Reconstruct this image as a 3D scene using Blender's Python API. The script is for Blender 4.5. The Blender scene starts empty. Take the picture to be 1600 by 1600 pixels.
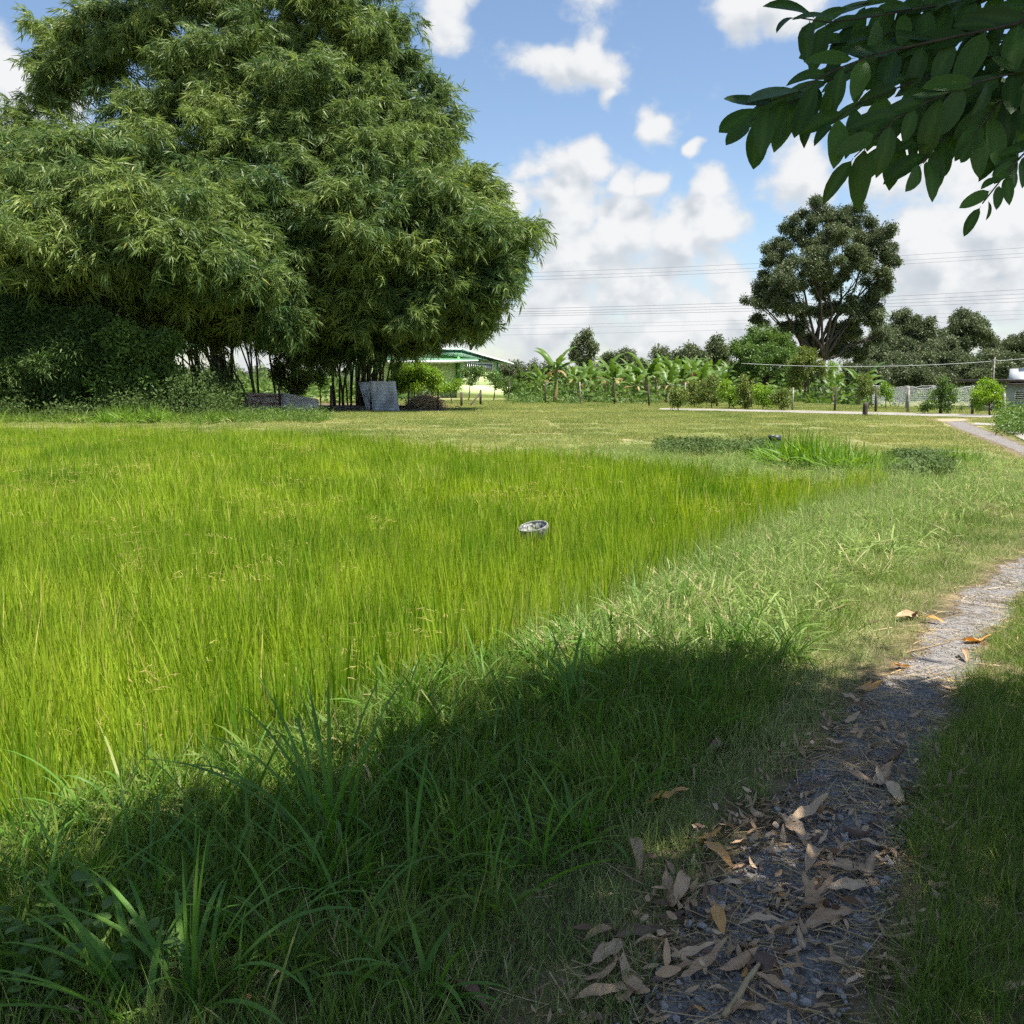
import bpy, math, random
import numpy as np
from mathutils import Vector, Matrix

RNG = np.random.default_rng(7)
random.seed(7)
SC = bpy.context.scene
COL = SC.collection
R = math.radians

# ------------------------------------------------------------------ camera
CAM_H, FPX, HORIZON = 1.6, 1477.0, 594.0
PITCH = math.atan((800 - HORIZON) / FPX)
cam_d = bpy.data.cameras.new('camera')
cam = bpy.data.objects.new('camera', cam_d)
COL.objects.link(cam)
cam.location = (0, 0, CAM_H)
cam.rotation_euler = (math.pi / 2 - PITCH, 0, 0)
cam_d.sensor_fit = 'HORIZONTAL'
cam_d.sensor_width = 36.0
cam_d.lens = 36.0 * FPX / 1600.0
cam_d.clip_start = 0.05
cam_d.clip_end = 3000
SC.camera = cam

# ------------------------------------------------------------------ sun, exposure
SUN_EL, SUN_AZ = R(66), (0.90, -0.40)           # horizontal direction towards the sun
_n = math.hypot(*SUN_AZ)
SUN_DIR = np.array([SUN_AZ[0] / _n * math.cos(SUN_EL), SUN_AZ[1] / _n * math.cos(SUN_EL), math.sin(SUN_EL)])
sun_d = bpy.data.lights.new('sun', 'SUN')
sun_d.energy = 5.0
sun_d.angle = R(0.5)
sun_d.color = (1.0, 0.955, 0.88)
sun = bpy.data.objects.new('sun', sun_d)
COL.objects.link(sun)
sun.rotation_euler = Vector(SUN_DIR).to_track_quat('Z', 'Y').to_euler()
SC.view_settings.view_transform = 'Standard'
SC.view_settings.look = 'None'
SC.view_settings.gamma = 1.0
SC.view_settings.use_curve_mapping = False
SC.view_settings.exposure = 1.22
SC.cycles.max_bounces = 5
SC.cycles.diffuse_bounces = 4
SC.cycles.glossy_bounces = 2
SC.cycles.transmission_bounces = 3
SC.cycles.transparent_max_bounces = 4
SC.cycles.caustics_reflective = False
SC.cycles.caustics_refractive = False
SC.cycles.adaptive_threshold = 0.04
SC.cycles.use_denoising = False


def ray(px, py):
    """world direction of a picture point of the 1600 px photograph, scaled so that y = 1"""
    u, v = (px - 800) / FPX, (800 - py) / FPX
    d = np.array([u, math.cos(PITCH) + v * math.sin(PITCH), -math.sin(PITCH) + v * math.cos(PITCH)])
    return d / d[1]


def G(px, py, z=0.0):
    d = ray(px, py)
    return np.array([0, 0, CAM_H]) + d * ((z - CAM_H) / d[2])


def A(px, py, D):
    return np.array([0, 0, CAM_H]) + ray(px, py) * D


def project(P):
    """picture coordinates of world points (N,3)"""
    P = np.atleast_2d(P) - np.array([0, 0, CAM_H])
    c, s = math.cos(PITCH), math.sin(PITCH)
    fw = P[:, 1] * c - P[:, 2] * s
    up = P[:, 1] * s + P[:, 2] * c
    fw_ = np.where(fw > 0.01, fw, 0.01)
    return 800 + FPX * P[:, 0] / fw_, 800 - FPX * up / fw_, fw


# ------------------------------------------------------------------ node helpers
def N(nt, t, **kw):
    n = nt.nodes.new(t)
    for k, v in kw.items():
        if k == 'inp':
            for a, b in v.items():
                n.inputs[a].default_value = b
        else:
            setattr(n, k, v)
    return n


def math_node(nt, op, a, b=None, c=None, clamp=False):
    n = nt.nodes.new('ShaderNodeMath')
    n.operation = op
    n.use_clamp = clamp
    for i, v in enumerate((a, b, c)):
        if v is None:
            continue
        if isinstance(v, (int, float)):
            n.inputs[i].default_value = v
        else:
            nt.links.new(v, n.inputs[i])
    return n.outputs[0]


def ramp(nt, val, a, b, lo=0.0, hi=1.0, smooth=True):
    n = nt.nodes.new('ShaderNodeMapRange')
    n.interpolation_type = 'SMOOTHSTEP' if smooth else 'LINEAR'
    nt.links.new(val, n.inputs[0])
    for i, v in zip((1, 2, 3, 4), (a, b, lo, hi)):
        n.inputs[i].default_value = v
    return n.outputs[0]


def mixc(nt, f, a, b):
    n = nt.nodes.new('ShaderNodeMix')
    n.data_type = 'RGBA'
    for sock, v in ((n.inputs[0], f), (n.inputs[6], a), (n.inputs[7], b)):
        if isinstance(v, (int, float)):
            sock.default_value = v
        elif isinstance(v, (tuple, list)):
            sock.default_value = (*v[:3], 1)
        else:
            nt.links.new(v, sock)
    return n.outputs[2]


# ------------------------------------------------------------------ world: sky and clouds
world = bpy.data.worlds.new('World')
SC.world = world
world.use_nodes = True
wt = world.node_tree
wt.nodes.clear()
world.cycles.sampling_method = 'MANUAL'
world.cycles.sample_map_resolution = 256
SKY_STRENGTH = 0.075

CLOUDS = [  # picture x, y, radius of each cloud puff (real directions in the sky)
    (695, 15, 60), (868, 100, 52), (922, 95, 48), (930, 152, 24), (1026, 172, 38), (1090, 226, 18), (1107, 186, 11),
    (1185, 18, 56), (1240, 15, 55), (1240, 258, 62), (1400, 262, 80), (20, 110, 70), (75, 130, 66), (20, 205, 80),
    (842, 265, 46), (902, 252, 46), (865, 320, 72), (780, 325, 72), (962, 285, 38), (1005, 300, 38),
    (960, 362, 88), (1128, 300, 42), (1145, 350, 66), (1060, 380, 70), (880, 430, 90), (1030, 440, 100), (1150, 440, 80),
    (1450, 370, 90), (1570, 350, 90), (1520, 450, 110), (860, 500, 90), (1050, 505, 100), (980, 455, 90),
]
tc = N(wt, 'ShaderNodeTexCoord')
vec = tc.outputs['Generated']
wn = N(wt, 'ShaderNodeTexNoise', inp={'Scale': 8.0, 'Detail': 3.0, 'Roughness': 0.6})
wt.links.new(vec, wn.inputs['Vector'])
sub = N(wt, 'ShaderNodeVectorMath', operation='SUBTRACT')
wt.links.new(wn.outputs['Color'], sub.inputs[0])
sub.inputs[1].default_value = (0.5, 0.5, 0.5)
mad = N(wt, 'ShaderNodeVectorMath', operation='MULTIPLY_ADD')
wt.links.new(sub.outputs[0], mad.inputs[0])
mad.inputs[1].default_value = (0.125, 0.125, 0.10)
wt.links.new(vec, mad.inputs[2])
mad2 = N(wt, 'ShaderNodeVectorMath', operation='ADD')
wt.links.new(mad.outputs[0], mad2.inputs[0])
mad2.inputs[1].default_value = (0.008, 0.0, 0.026)
cur = cur2 = None
for (px, py, r) in CLOUDS:
    d = ray(px, py)
    d = d / np.linalg.norm(d)
    ds = N(wt, 'ShaderNodeVectorMath', operation='DISTANCE')
    wt.links.new(mad.outputs[0], ds.inputs[0])
    ds.inputs[1].default_value = tuple(d)
    a_ = r / FPX
    m = math_node(wt, 'MULTIPLY_ADD', ds.outputs['Value'], -0.88 / (1.1 * a_), 0.88 * 1.3 / 1.1)
    cur = m if cur is None else math_node(wt, 'MAXIMUM', cur, m)
    if r > 30:
        ds = N(wt, 'ShaderNodeVectorMath', operation='DISTANCE')
        wt.links.new(mad2.outputs[0], ds.inputs[0])
        ds.inputs[1].default_value = tuple(d)
        m = math_node(wt, 'MULTIPLY_ADD', ds.outputs['Value'], -0.88 / (1.1 * a_), 0.88 * 1.3 / 1.1)
        cur2 = m if cur2 is None else math_node(wt, 'MAXIMUM', cur2, m)
relief = math_node(wt, 'SUBTRACT', cur, cur2)
cur = math_node(wt, 'MINIMUM', cur, 0.88)
# the rest of the sky: scattered cloud of the same kind, thicker towards the horizon
ng = N(wt, 'ShaderNodeTexNoise', inp={'Scale': 3.2, 'Detail': 3.0, 'Roughness': 0.5})
wt.links.new(vec, ng.inputs['Vector'])
glob = ramp(wt, ng.outputs['Fac'], 0.52, 0.72, 0.0, 0.8)
sx = N(wt, 'ShaderNodeSeparateXYZ')
wt.links.new(vec, sx.inputs[0])
band = ramp(wt, sx.outputs[2], 0.17, 0.04, 0.0, 0.52)
cur = math_node(wt, 'MAXIMUM', math_node(wt, 'MAXIMUM', cur, glob), band)


def fine_noise(offset, detail):
    mp = N(wt, 'ShaderNodeMapping')
    mp.inputs['Scale'].default_value = (1, 1, 1.3)
    mp.inputs['Location'].default_value = offset
    wt.links.new(vec, mp.inputs['Vector'])
    nf = N(wt, 'ShaderNodeTexNoise', inp={'Scale': 14.0, 'Detail': detail, 'Roughness': 0.62})
    wt.links.new(mp.outputs[0], nf.inputs['Vector'])
    return nf.outputs['Fac']


f1, f2 = fine_noise((0, 0, 0), 7.0), fine_noise((0.012, 0.0, 0.030), 3.0)
density = math_node(wt, 'MULTIPLY_ADD', math_node(wt, 'SUBTRACT', f1, 0.5), 1.6, cur)
sky = N(wt, 'ShaderNodeTexSky', sky_type='NISHITA')
sky.sun_disc = False
sky.sun_elevation = SUN_EL
sky.sun_rotation = math.atan2(SUN_AZ[0], SUN_AZ[1])
sky.altitude = 0
sky.air_density = 1.0
sky.dust_density = 0.6
sky.ozone_density = 2.2
alpha = ramp(wt, density, 0.20, 0.66, 0.0, 0.97)
lit = math_node(wt, 'MULTIPLY_ADD', relief, 0.55, math_node(wt, 'SUBTRACT', f1, f2))
shade = ramp(wt, lit, -0.30, 0.13)  # shading put into the cloud colour: greyer undersides, brighter upper edges
ccol = mixc(wt, shade, (3.2, 3.5, 3.85), (5.25, 5.3, 5.35))
thick = ramp(wt, density, 0.3, 0.8)
ccol = mixc(wt, thick, (4.3, 4.5, 4.7), ccol)
final = mixc(wt, alpha, sky.outputs[0], ccol)
bg = N(wt, 'ShaderNodeBackground')
bg.inputs['Strength'].default_value = SKY_STRENGTH
wt.links.new(final, bg.inputs['Color'])
wo = N(wt, 'ShaderNodeOutputWorld')
wt.links.new(bg.outputs[0], wo.inputs['Surface'])


# ------------------------------------------------------------------ materials
def new_mat(name):
    m = bpy.data.materials.new(name)
    m.use_nodes = True
    nt = m.node_tree
    nt.nodes.clear()
    return m, nt, N(nt, 'ShaderNodeOutputMaterial')


def foliage(name, a, b, dry=None, trans=0.35, rough=0.5, spec=0.35, patch=0.35, patch_scale=0.6, dry_at=0.9, straw=0.0):
    """leaf material: colour runs a..b with the leaf's own tint, a few leaves are dry; light passes through"""
    m, nt, out = new_mat(name)
    at = N(nt, 'ShaderNodeAttribute', attribute_name='tint')
    oi = N(nt, 'ShaderNodeObjectInfo')
    geo = N(nt, 'ShaderNodeNewGeometry')
    pn = N(nt, 'ShaderNodeTexNoise', inp={'Scale': patch_scale, 'Detail': 2.0})
    nt.links.new(geo.outputs['Position'], pn.inputs['Vector'])
    f = math_node(nt, 'ADD', math_node(nt, 'MULTIPLY', at.outputs['Fac'], 0.55),
                  math_node(nt, 'MULTIPLY', oi.outputs['Random'], 0.45))
    f = math_node(nt, 'ADD', f, math_node(nt, 'MULTIPLY', math_node(nt, 'SUBTRACT', pn.outputs['Fac'], 0.5), patch * 3), clamp=True)
    c = mixc(nt, f, a, b)
    if dry:
        c = mixc(nt, ramp(nt, at.outputs['Fac'], dry_at, dry_at + 0.05), c, dry)
    if straw:
        sn = N(nt, 'ShaderNodeTexNoise', inp={'Scale': 1.1, 'Detail': 3.0})
        nt.links.new(geo.outputs['Position'], sn.inputs['Vector'])
        c = mixc(nt, ramp(nt, sn.outputs['Fac'], 0.52, 0.72, 0.0, straw), c, dry)
    pb = N(nt, 'ShaderNodeBsdfPrincipled', inp={'Roughness': rough, 'Specular IOR Level': spec})
    nt.links.new(c, pb.inputs['Base Color'])
    tr = N(nt, 'ShaderNodeBsdfTranslucent')
    hs = N(nt, 'ShaderNodeHueSaturation', inp={'Saturation': 1.12, 'Value': 1.25})
    nt.links.new(c, hs.inputs['Color'])
    nt.links.new(hs.outputs[0], tr.inputs['Color'])
    mx = N(nt, 'ShaderNodeMixShader')
    mx.inputs[0].default_value = trans
    nt.links.new(pb.outputs[0], mx.inputs[1])
    nt.links.new(tr.outputs[0], mx.inputs[2])
    nt.links.new(mx.outputs[0], out.inputs['Surface'])
    return m


def solid(name, a, b=None, scale=4.0, rough=0.8, spec=0.3, bump=0.0, detail=5.0, metallic=0.0, stretch=(1, 1, 1), lo=0.35, hi=0.65, coord='Object'):
    m, nt, out = new_mat(name)
    pb = N(nt, 'ShaderNodeBsdfPrincipled', inp={'Roughness': rough, 'Specular IOR Level': spec, 'Metallic': metallic})
    nt.links.new(pb.outputs[0], out.inputs['Surface'])
    tc = N(nt, 'ShaderNodeTexCoord')
    mp = N(nt, 'ShaderNodeMapping')
    mp.inputs['Scale'].default_value = stretch
    nt.links.new(tc.outputs[coord], mp.inputs['Vector'])
    nz = N(nt, 'ShaderNodeTexNoise', inp={'Scale': scale, 'Detail': detail, 'Roughness': 0.6})
    nt.links.new(mp.outputs[0], nz.inputs['Vector'])
    if b is None:
        b = tuple(0.8 * x for x in a)
    c = mixc(nt, ramp(nt, nz.outputs['Fac'], lo, hi), a, b)
    nt.links.new(c, pb.inputs['Base Color'])
    if bump:
        bp = N(nt, 'ShaderNodeBump', inp={'Strength': bump, 'Distance': 0.02})
        nt.links.new(nz.outputs['Fac'], bp.inputs['Height'])
        nt.links.new(bp.outputs[0], pb.inputs['Normal'])
    return m


M = {}
M['rice'] = foliage('rice_blade', (0.105, 0.225, 0.011), (0.36, 0.455, 0.034), dry=(0.54, 0.45, 0.14), trans=0.42, rough=0.55, spec=0.22, patch=0.5, patch_scale=0.5, dry_at=0.93, straw=0.10)
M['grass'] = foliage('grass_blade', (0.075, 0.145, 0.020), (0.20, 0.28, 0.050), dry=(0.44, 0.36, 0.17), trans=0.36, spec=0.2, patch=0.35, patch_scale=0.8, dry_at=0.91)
M['bank'] = foliage('bank_blade', (0.135, 0.205, 0.050), (0.32, 0.36, 0.13), dry=(0.52, 0.43, 0.25), trans=0.35, spec=0.22, patch=0.5, patch_scale=0.9, dry_at=0.82, straw=0.35)
M['lawn'] = foliage('lawn_blade', (0.16, 0.225, 0.045), (0.34, 0.355, 0.11), dry=(0.50, 0.42, 0.21), trans=0.30, spec=0.2, patch=0.6, patch_scale=0.16, dry_at=0.78)
M['weed'] = foliage('weed_blade', (0.16, 0.26, 0.055), (0.34, 0.42, 0.14), dry=(0.50, 0.42, 0.24), trans=0.36, rough=0.6, spec=0.15, patch=0.35, patch_scale=0.9, dry_at=0.90)
M['wide'] = foliage('wide_blade', (0.065, 0.165, 0.018), (0.14, 0.27, 0.036), dry=(0.34, 0.30, 0.10), trans=0.36, rough=0.5, spec=0.3, patch=0.2, dry_at=0.96)
M['tussock'] = foliage('tussock_blade', (0.085, 0.19, 0.018), (0.23, 0.36, 0.045), dry=(0.42, 0.36, 0.10), trans=0.38, rough=0.45, spec=0.35, patch=0.2, dry_at=0.97)
M['bamboo'] = foliage('bamboo_leaf', (0.045, 0.098, 0.030), (0.225, 0.290, 0.068), dry=(0.52, 0.40, 0.11), trans=0.34, rough=0.5, spec=0.3, patch=0.6, patch_scale=0.22, dry_at=0.97)
M['feather'] = foliage('feather_leaf', (0.040, 0.085, 0.024), (0.11, 0.17, 0.042), trans=0.28, spec=0.2, patch=0.3, patch_scale=0.4)
M['leaf_dark'] = foliage('dark_leaf', (0.050, 0.078, 0.034), (0.15, 0.18, 0.078), dry=(0.22, 0.18, 0.10), trans=0.24, rough=0.5, spec=0.3, patch=0.35, patch_scale=0.2, dry_at=0.95)
M['leaf_mid'] = foliage('green_leaf', (0.055, 0.12, 0.024), (0.15, 0.225, 0.045), trans=0.30, spec=0.3, patch=0.3, patch_scale=0.4)
M['leaf_lime'] = foliage('lime_leaf', (0.13, 0.25, 0.022), (0.27, 0.40, 0.04), dry=(0.40, 0.33, 0.06), trans=0.35, patch=0.3, patch_scale=0.5, dry_at=0.95)
M['leaf_olive'] = foliage('olive_leaf', (0.085, 0.135, 0.024), (0.20, 0.245, 0.048), dry=(0.32, 0.25, 0.08), trans=0.28, patch=0.3, patch_scale=0.5, dry_at=0.94)
M['creeper'] = foliage('creeper_leaf', (0.040, 0.072, 0.020), (0.10, 0.15, 0.038), dry=(0.22, 0.16, 0.08), trans=0.22, spec=0.15, rough=0.6, patch=0.4, patch_scale=1.2, dry_at=0.97)
M['banana'] = foliage('banana_leaf', (0.055, 0.115, 0.020), (0.155, 0.235, 0.042), trans=0.34, rough=0.45, spec=0.35, patch=0.35, patch_scale=0.5)
M['banana_dry'] = foliage('dry_banana_leaf', (0.22, 0.15, 0.06), (0.36, 0.27, 0.09), trans=0.25, patch=0.2)
M['overhang'] = foliage('overhang_leaf', (0.020, 0.055, 0.013), (0.080, 0.160, 0.030), trans=0.36, rough=0.45, spec=0.22, patch=0.1)
M['straw'] = foliage('straw', (0.36, 0.26, 0.13), (0.50, 0.38, 0.20), trans=0.1, patch=0.1)
M['fallen'] = foliage('fallen_leaf_dry', (0.29, 0.175, 0.095), (0.48, 0.32, 0.18), trans=0.12, rough=0.6, patch=0.5, patch_scale=25.0)
M['fallen_grey'] = foliage('fallen_leaf_tan', (0.34, 0.225, 0.13), (0.57, 0.42, 0.26), trans=0.10, rough=0.65, patch=0.5, patch_scale=25.0)
M['fallen_orange'] = foliage('fallen_leaf_orange', (0.48, 0.24, 0.065), (0.60, 0.33, 0.10), trans=0.18, rough=0.5, patch=0.2, patch_scale=8.0)
M['fallen_dark'] = foliage('fallen_leaf_dark', (0.095, 0.055, 0.034), (0.19, 0.11, 0.065), trans=0.08, rough=0.55, patch=0.4, patch_scale=20.0)
M['bark'] = solid('bark', (0.095, 0.078, 0.062), (0.045, 0.037, 0.03), scale=3.0, rough=0.95, bump=0.6, stretch=(4, 4, 0.7))
M['bark_pale'] = solid('pale_bark', (0.20, 0.175, 0.15), (0.10, 0.085, 0.07), scale=3.0, rough=0.9, bump=0.5, stretch=(4, 4, 0.7))
M['culm'] = solid('bamboo_culm', (0.10, 0.105, 0.05), (0.05, 0.045, 0.03), scale=2.0, rough=0.6, stretch=(3, 3, 0.6))
M['twig'] = solid('twig', (0.06, 0.055, 0.035), (0.035, 0.03, 0.02), scale=20, rough=0.8)
M['bstem'] = solid('banana_stem', (0.20, 0.22, 0.06), (0.17, 0.11, 0.055), scale=2.5, rough=0.6, stretch=(2, 2, 0.5))
M['post_dark'] = solid('dark_timber', (0.085, 0.065, 0.05), (0.045, 0.036, 0.03), scale=6, rough=0.9, bump=0.5, stretch=(5, 5, 0.6))
M['post_grey'] = solid('weathered_concrete', (0.34, 0.32, 0.29), (0.15, 0.14, 0.125), scale=7, rough=0.9, bump=0.3)
M['wire'] = solid('steel_wire', (0.16, 0.16, 0.16), rough=0.5, metallic=0.6)
M['cable'] = solid('power_cable', (0.09, 0.10, 0.115), rough=0.6)
M['iron_pale'] = solid('pale_corrugated_iron', (0.66, 0.62, 0.56), (0.46, 0.41, 0.34), scale=1.5, rough=0.65, detail=3.0, stretch=(0.6, 1, 3))
M['iron_rust'] = solid('rusty_corrugated_iron', (0.56, 0.49, 0.40), (0.24, 0.12, 0.065), scale=2.2, rough=0.8, stretch=(0.6, 1, 3), lo=0.42, hi=0.6)
M['iron_grey'] = solid('grey_corrugated_iron', (0.50, 0.51, 0.53), (0.27, 0.28, 0.30), scale=1.2, rough=0.6, metallic=0.0, detail=2.0, stretch=(2, 1, 1))
M['wall_lime'] = solid('lime_wall', (0.60, 0.70, 0.34), (0.54, 0.64, 0.30), scale=1.2, rough=0.85)
M['wall_green'] = solid('green_paint', (0.085, 0.30, 0.05), (0.07, 0.25, 0.045), scale=2, rough=0.6)
M['roof_green'] = solid('green_roof_sheet', (0.16, 0.36, 0.22), (0.13, 0.30, 0.18), scale=2, rough=0.5)
M['white'] = solid('white_paint', (0.78, 0.80, 0.79), (0.68, 0.70, 0.70), scale=2, rough=0.6)
M['glass'] = solid('window_glass', (0.05, 0.06, 0.065), rough=0.08, spec=0.6)
M['wall_grey'] = solid('grey_render', (0.42, 0.46, 0.50), (0.34, 0.38, 0.42), scale=1.5, rough=0.85)
M['roof_brown'] = solid('brown_roof', (0.10, 0.075, 0.075), (0.06, 0.05, 0.05), scale=2, rough=0.7)
M['plastic_black'] = solid('black_plastic', (0.018, 0.019, 0.022), (0.03, 0.03, 0.035), scale=5, rough=0.45, spec=0.5)
M['cement'] = solid('stained_cement', (0.36, 0.36, 0.35), (0.055, 0.055, 0.06), scale=26, rough=0.85, bump=0.4, lo=0.40, hi=0.62)
M['cement_rim'] = solid('dull_cement_rim', (0.25, 0.25, 0.235), (0.13, 0.13, 0.125), scale=30, rough=0.9)
M['net'] = solid('net_cord', (0.52, 0.54, 0.54), rough=0.8)
M['stone_a'] = solid('grey_stone', (0.21, 0.193, 0.172), (0.38, 0.355, 0.325), scale=9, rough=0.75)
M['stone_b'] = solid('dark_stone', (0.095, 0.088, 0.08), (0.18, 0.168, 0.152), scale=9, rough=0.75)
M['road'] = solid('pale_concrete_road', (0.27, 0.255, 0.22), (0.19, 0.18, 0.145), scale=0.9, rough=0.9)
M['dirt'] = solid('sandy_dirt', (0.36, 0.27, 0.17), (0.25, 0.19, 0.12), scale=3, rough=0.95, bump=0.3)


def path_material():
    m, nt, out = new_mat('gravel_path')
    pb = N(nt, 'ShaderNodeBsdfPrincipled', inp={'Roughness': 0.9, 'Specular IOR Level': 0.25})
    nt.links.new(pb.outputs[0], out.inputs['Surface'])
    geo = N(nt, 'ShaderNodeNewGeometry')
    big = N(nt, 'ShaderNodeTexNoise', inp={'Scale': 2.4, 'Detail': 5.0, 'Roughness': 0.6})
    vor = N(nt, 'ShaderNodeTexVoronoi', inp={'Scale': 70.0})
    fin = N(nt, 'ShaderNodeTexNoise', inp={'Scale': 160.0, 'Detail': 3.0})
    for n in (big, vor, fin):
        nt.links.new(geo.outputs['Position'], n.inputs['Vector'])
    sep = N(nt, 'ShaderNodeSeparateColor')
    nt.links.new(vor.outputs['Color'], sep.inputs[0])
    c = mixc(nt, sep.outputs[0], (0.10, 0.092, 0.082), (0.29, 0.268, 0.242))
    c = mixc(nt, ramp(nt, fin.outputs['Fac'], 0.4, 0.7, 0, 0.5), c, (0.05, 0.05, 0.055))
    c = mixc(nt, ramp(nt, big.outputs['Fac'], 0.56, 0.72, 0, 0.75), c, (0.27, 0.215, 0.15))
    at = N(nt, 'ShaderNodeAttribute', attribute_name='edge')
    med = N(nt, 'ShaderNodeTexNoise', inp={'Scale': 7.0, 'Detail': 6.0, 'Roughness': 0.65})
    nt.links.new(geo.outputs['Position'], med.inputs['Vector'])
    ef = ramp(nt, math_node(nt, 'ADD', at.outputs['Fac'], math_node(nt, 'MULTIPLY', math_node(nt, 'SUBTRACT', med.outputs['Fac'], 0.5), 1.6)), 0.55, 0.75)
    soil = mixc(nt, ramp(nt, fin.outputs['Fac'], 0.35, 0.65), (0.075, 0.056, 0.038), (0.20, 0.15, 0.09))
    c = mixc(nt, ef, c, soil)
    nt.links.new(c, pb.inputs['Base Color'])
    bp = N(nt, 'ShaderNodeBump', inp={'Strength': 0.8, 'Distance': 0.012})
    bp.invert = True
    nt.links.new(vor.outputs['Distance'], bp.inputs['Height'])
    nt.links.new(bp.outputs[0], pb.inputs['Normal'])
    return m


def ground_material():
    m, nt, out = new_mat('grassy_ground')
    pb = N(nt, 'ShaderNodeBsdfPrincipled', inp={'Roughness': 0.95, 'Specular IOR Level': 0.15})
    nt.links.new(pb.outputs[0], out.inputs['Surface'])
    geo = N(nt, 'ShaderNodeNewGeometry')
    b = N(nt, 'ShaderNodeTexNoise', inp={'Scale': 0.22, 'Detail': 6.0, 'Roughness': 0.6})
    s = N(nt, 'ShaderNodeTexNoise', inp={'Scale': 3.5, 'Detail': 6.0, 'Roughness': 0.65})
    t = N(nt, 'ShaderNodeTexNoise', inp={'Scale': 40.0, 'Detail': 3.0})
    for n in (b, s, t):
        nt.links.new(geo.outputs['Position'], n.inputs['Vector'])
    at = N(nt, 'ShaderNodeAttribute', attribute_name='soil')
    green = mixc(nt, ramp(nt, s.outputs['Fac'], 0.35, 0.65), (0.11, 0.14, 0.040), (0.19, 0.205, 0.07))
    dry = mixc(nt, ramp(nt, t.outputs['Fac'], 0.35, 0.65), (0.33, 0.275, 0.15), (0.25, 0.225, 0.105))
    c = mixc(nt, ramp(nt, b.outputs['Fac'], 0.46, 0.64, 0, 0.8), green, dry)
    soil = mixc(nt, ramp(nt, s.outputs['Fac'], 0.4, 0.62), (0.07, 0.052, 0.034), (0.185, 0.135, 0.08))
    c = mixc(nt, at.outputs['Fac'], c, soil)
    nt.links.new(c, pb.inputs['Base Color'])
    bp = N(nt, 'ShaderNodeBump', inp={'Strength': 0.5, 'Distance': 0.03})
    nt.links.new(t.outputs['Fac'], bp.inputs['Height'])
    nt.links.new(bp.outputs[0], pb.inputs['Normal'])
    return m


M['path'] = path_material()
M['ground'] = ground_material()


# ------------------------------------------------------------------ mesh helpers
def mesh(name, V, quads=None, tris=None, mats=(), tint=None, smooth=False, attrs=None):
    V = np.asarray(V, dtype=np.float32).reshape(-1, 3)
    q = np.zeros((0, 4), np.int32) if quads is None else np.asarray(quads, np.int32).reshape(-1, 4)
    t = np.zeros((0, 3), np.int32) if tris is None else np.asarray(tris, np.int32).reshape(-1, 3)
    me = bpy.data.meshes.new(name)
    me.vertices.add(len(V))
    me.vertices.foreach_set('co', V.ravel())
    nl = q.size + t.size
    me.loops.add(nl)
    me.loops.foreach_set('vertex_index', np.concatenate([q.ravel(), t.ravel()]))
    me.polygons.add(len(q) + len(t))
    st = np.concatenate([np.arange(len(q)) * 4, q.size + np.arange(len(t)) * 3]).astype(np.int32)
    me.polygons.foreach_set('loop_start', st)
    if smooth:
        me.polygons.foreach_set('use_smooth', np.ones(len(q) + len(t), bool))
    me.update(calc_edges=True)
    for m in mats:
        me.materials.append(m)
    if tint is not None:
        a = me.attributes.new('tint', 'FLOAT', 'POINT')
        a.data.foreach_set('value', np.asarray(tint, np.float32))
    for k, v in (attrs or {}).items():
        a = me.attributes.new(k, 'FLOAT', 'POINT')
        a.data.foreach_set('value', np.asarray(v, np.float32))
    return me


def link(name, me, parent=None, loc=(0, 0, 0), rot=(0, 0, 0), scale=None):
    o = bpy.data.objects.new(name, me)
    COL.objects.link(o)
    o.location = tuple(float(v) for v in loc)
    o.rotation_euler = rot
    if scale is not None:
        o.scale = (scale,) * 3 if isinstance(scale, (int, float)) else scale
    o.parent = parent
    return o


def tag(o, label=None, cat=None, group=None, kind=None):
    if label:
        o['label'] = label
    if cat:
        o['category'] = cat
    if group:
        o['group'] = group
    if kind:
        o['kind'] = kind
    return o


def thing(name, label, cat, loc=(0, 0, 0), group=None, rz=0.0):
    return tag(link(name, None, None, loc, (0, 0, rz)), label, cat, group)


def copy_tree(o, parent=None):
    c = o.copy()
    COL.objects.link(c)
    c.parent = parent
    for ch in list(o.children):
        copy_tree(ch, c)
    return c


def norm(v):
    return v / np.maximum(np.linalg.norm(v, axis=-1, keepdims=True), 1e-9)


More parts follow.
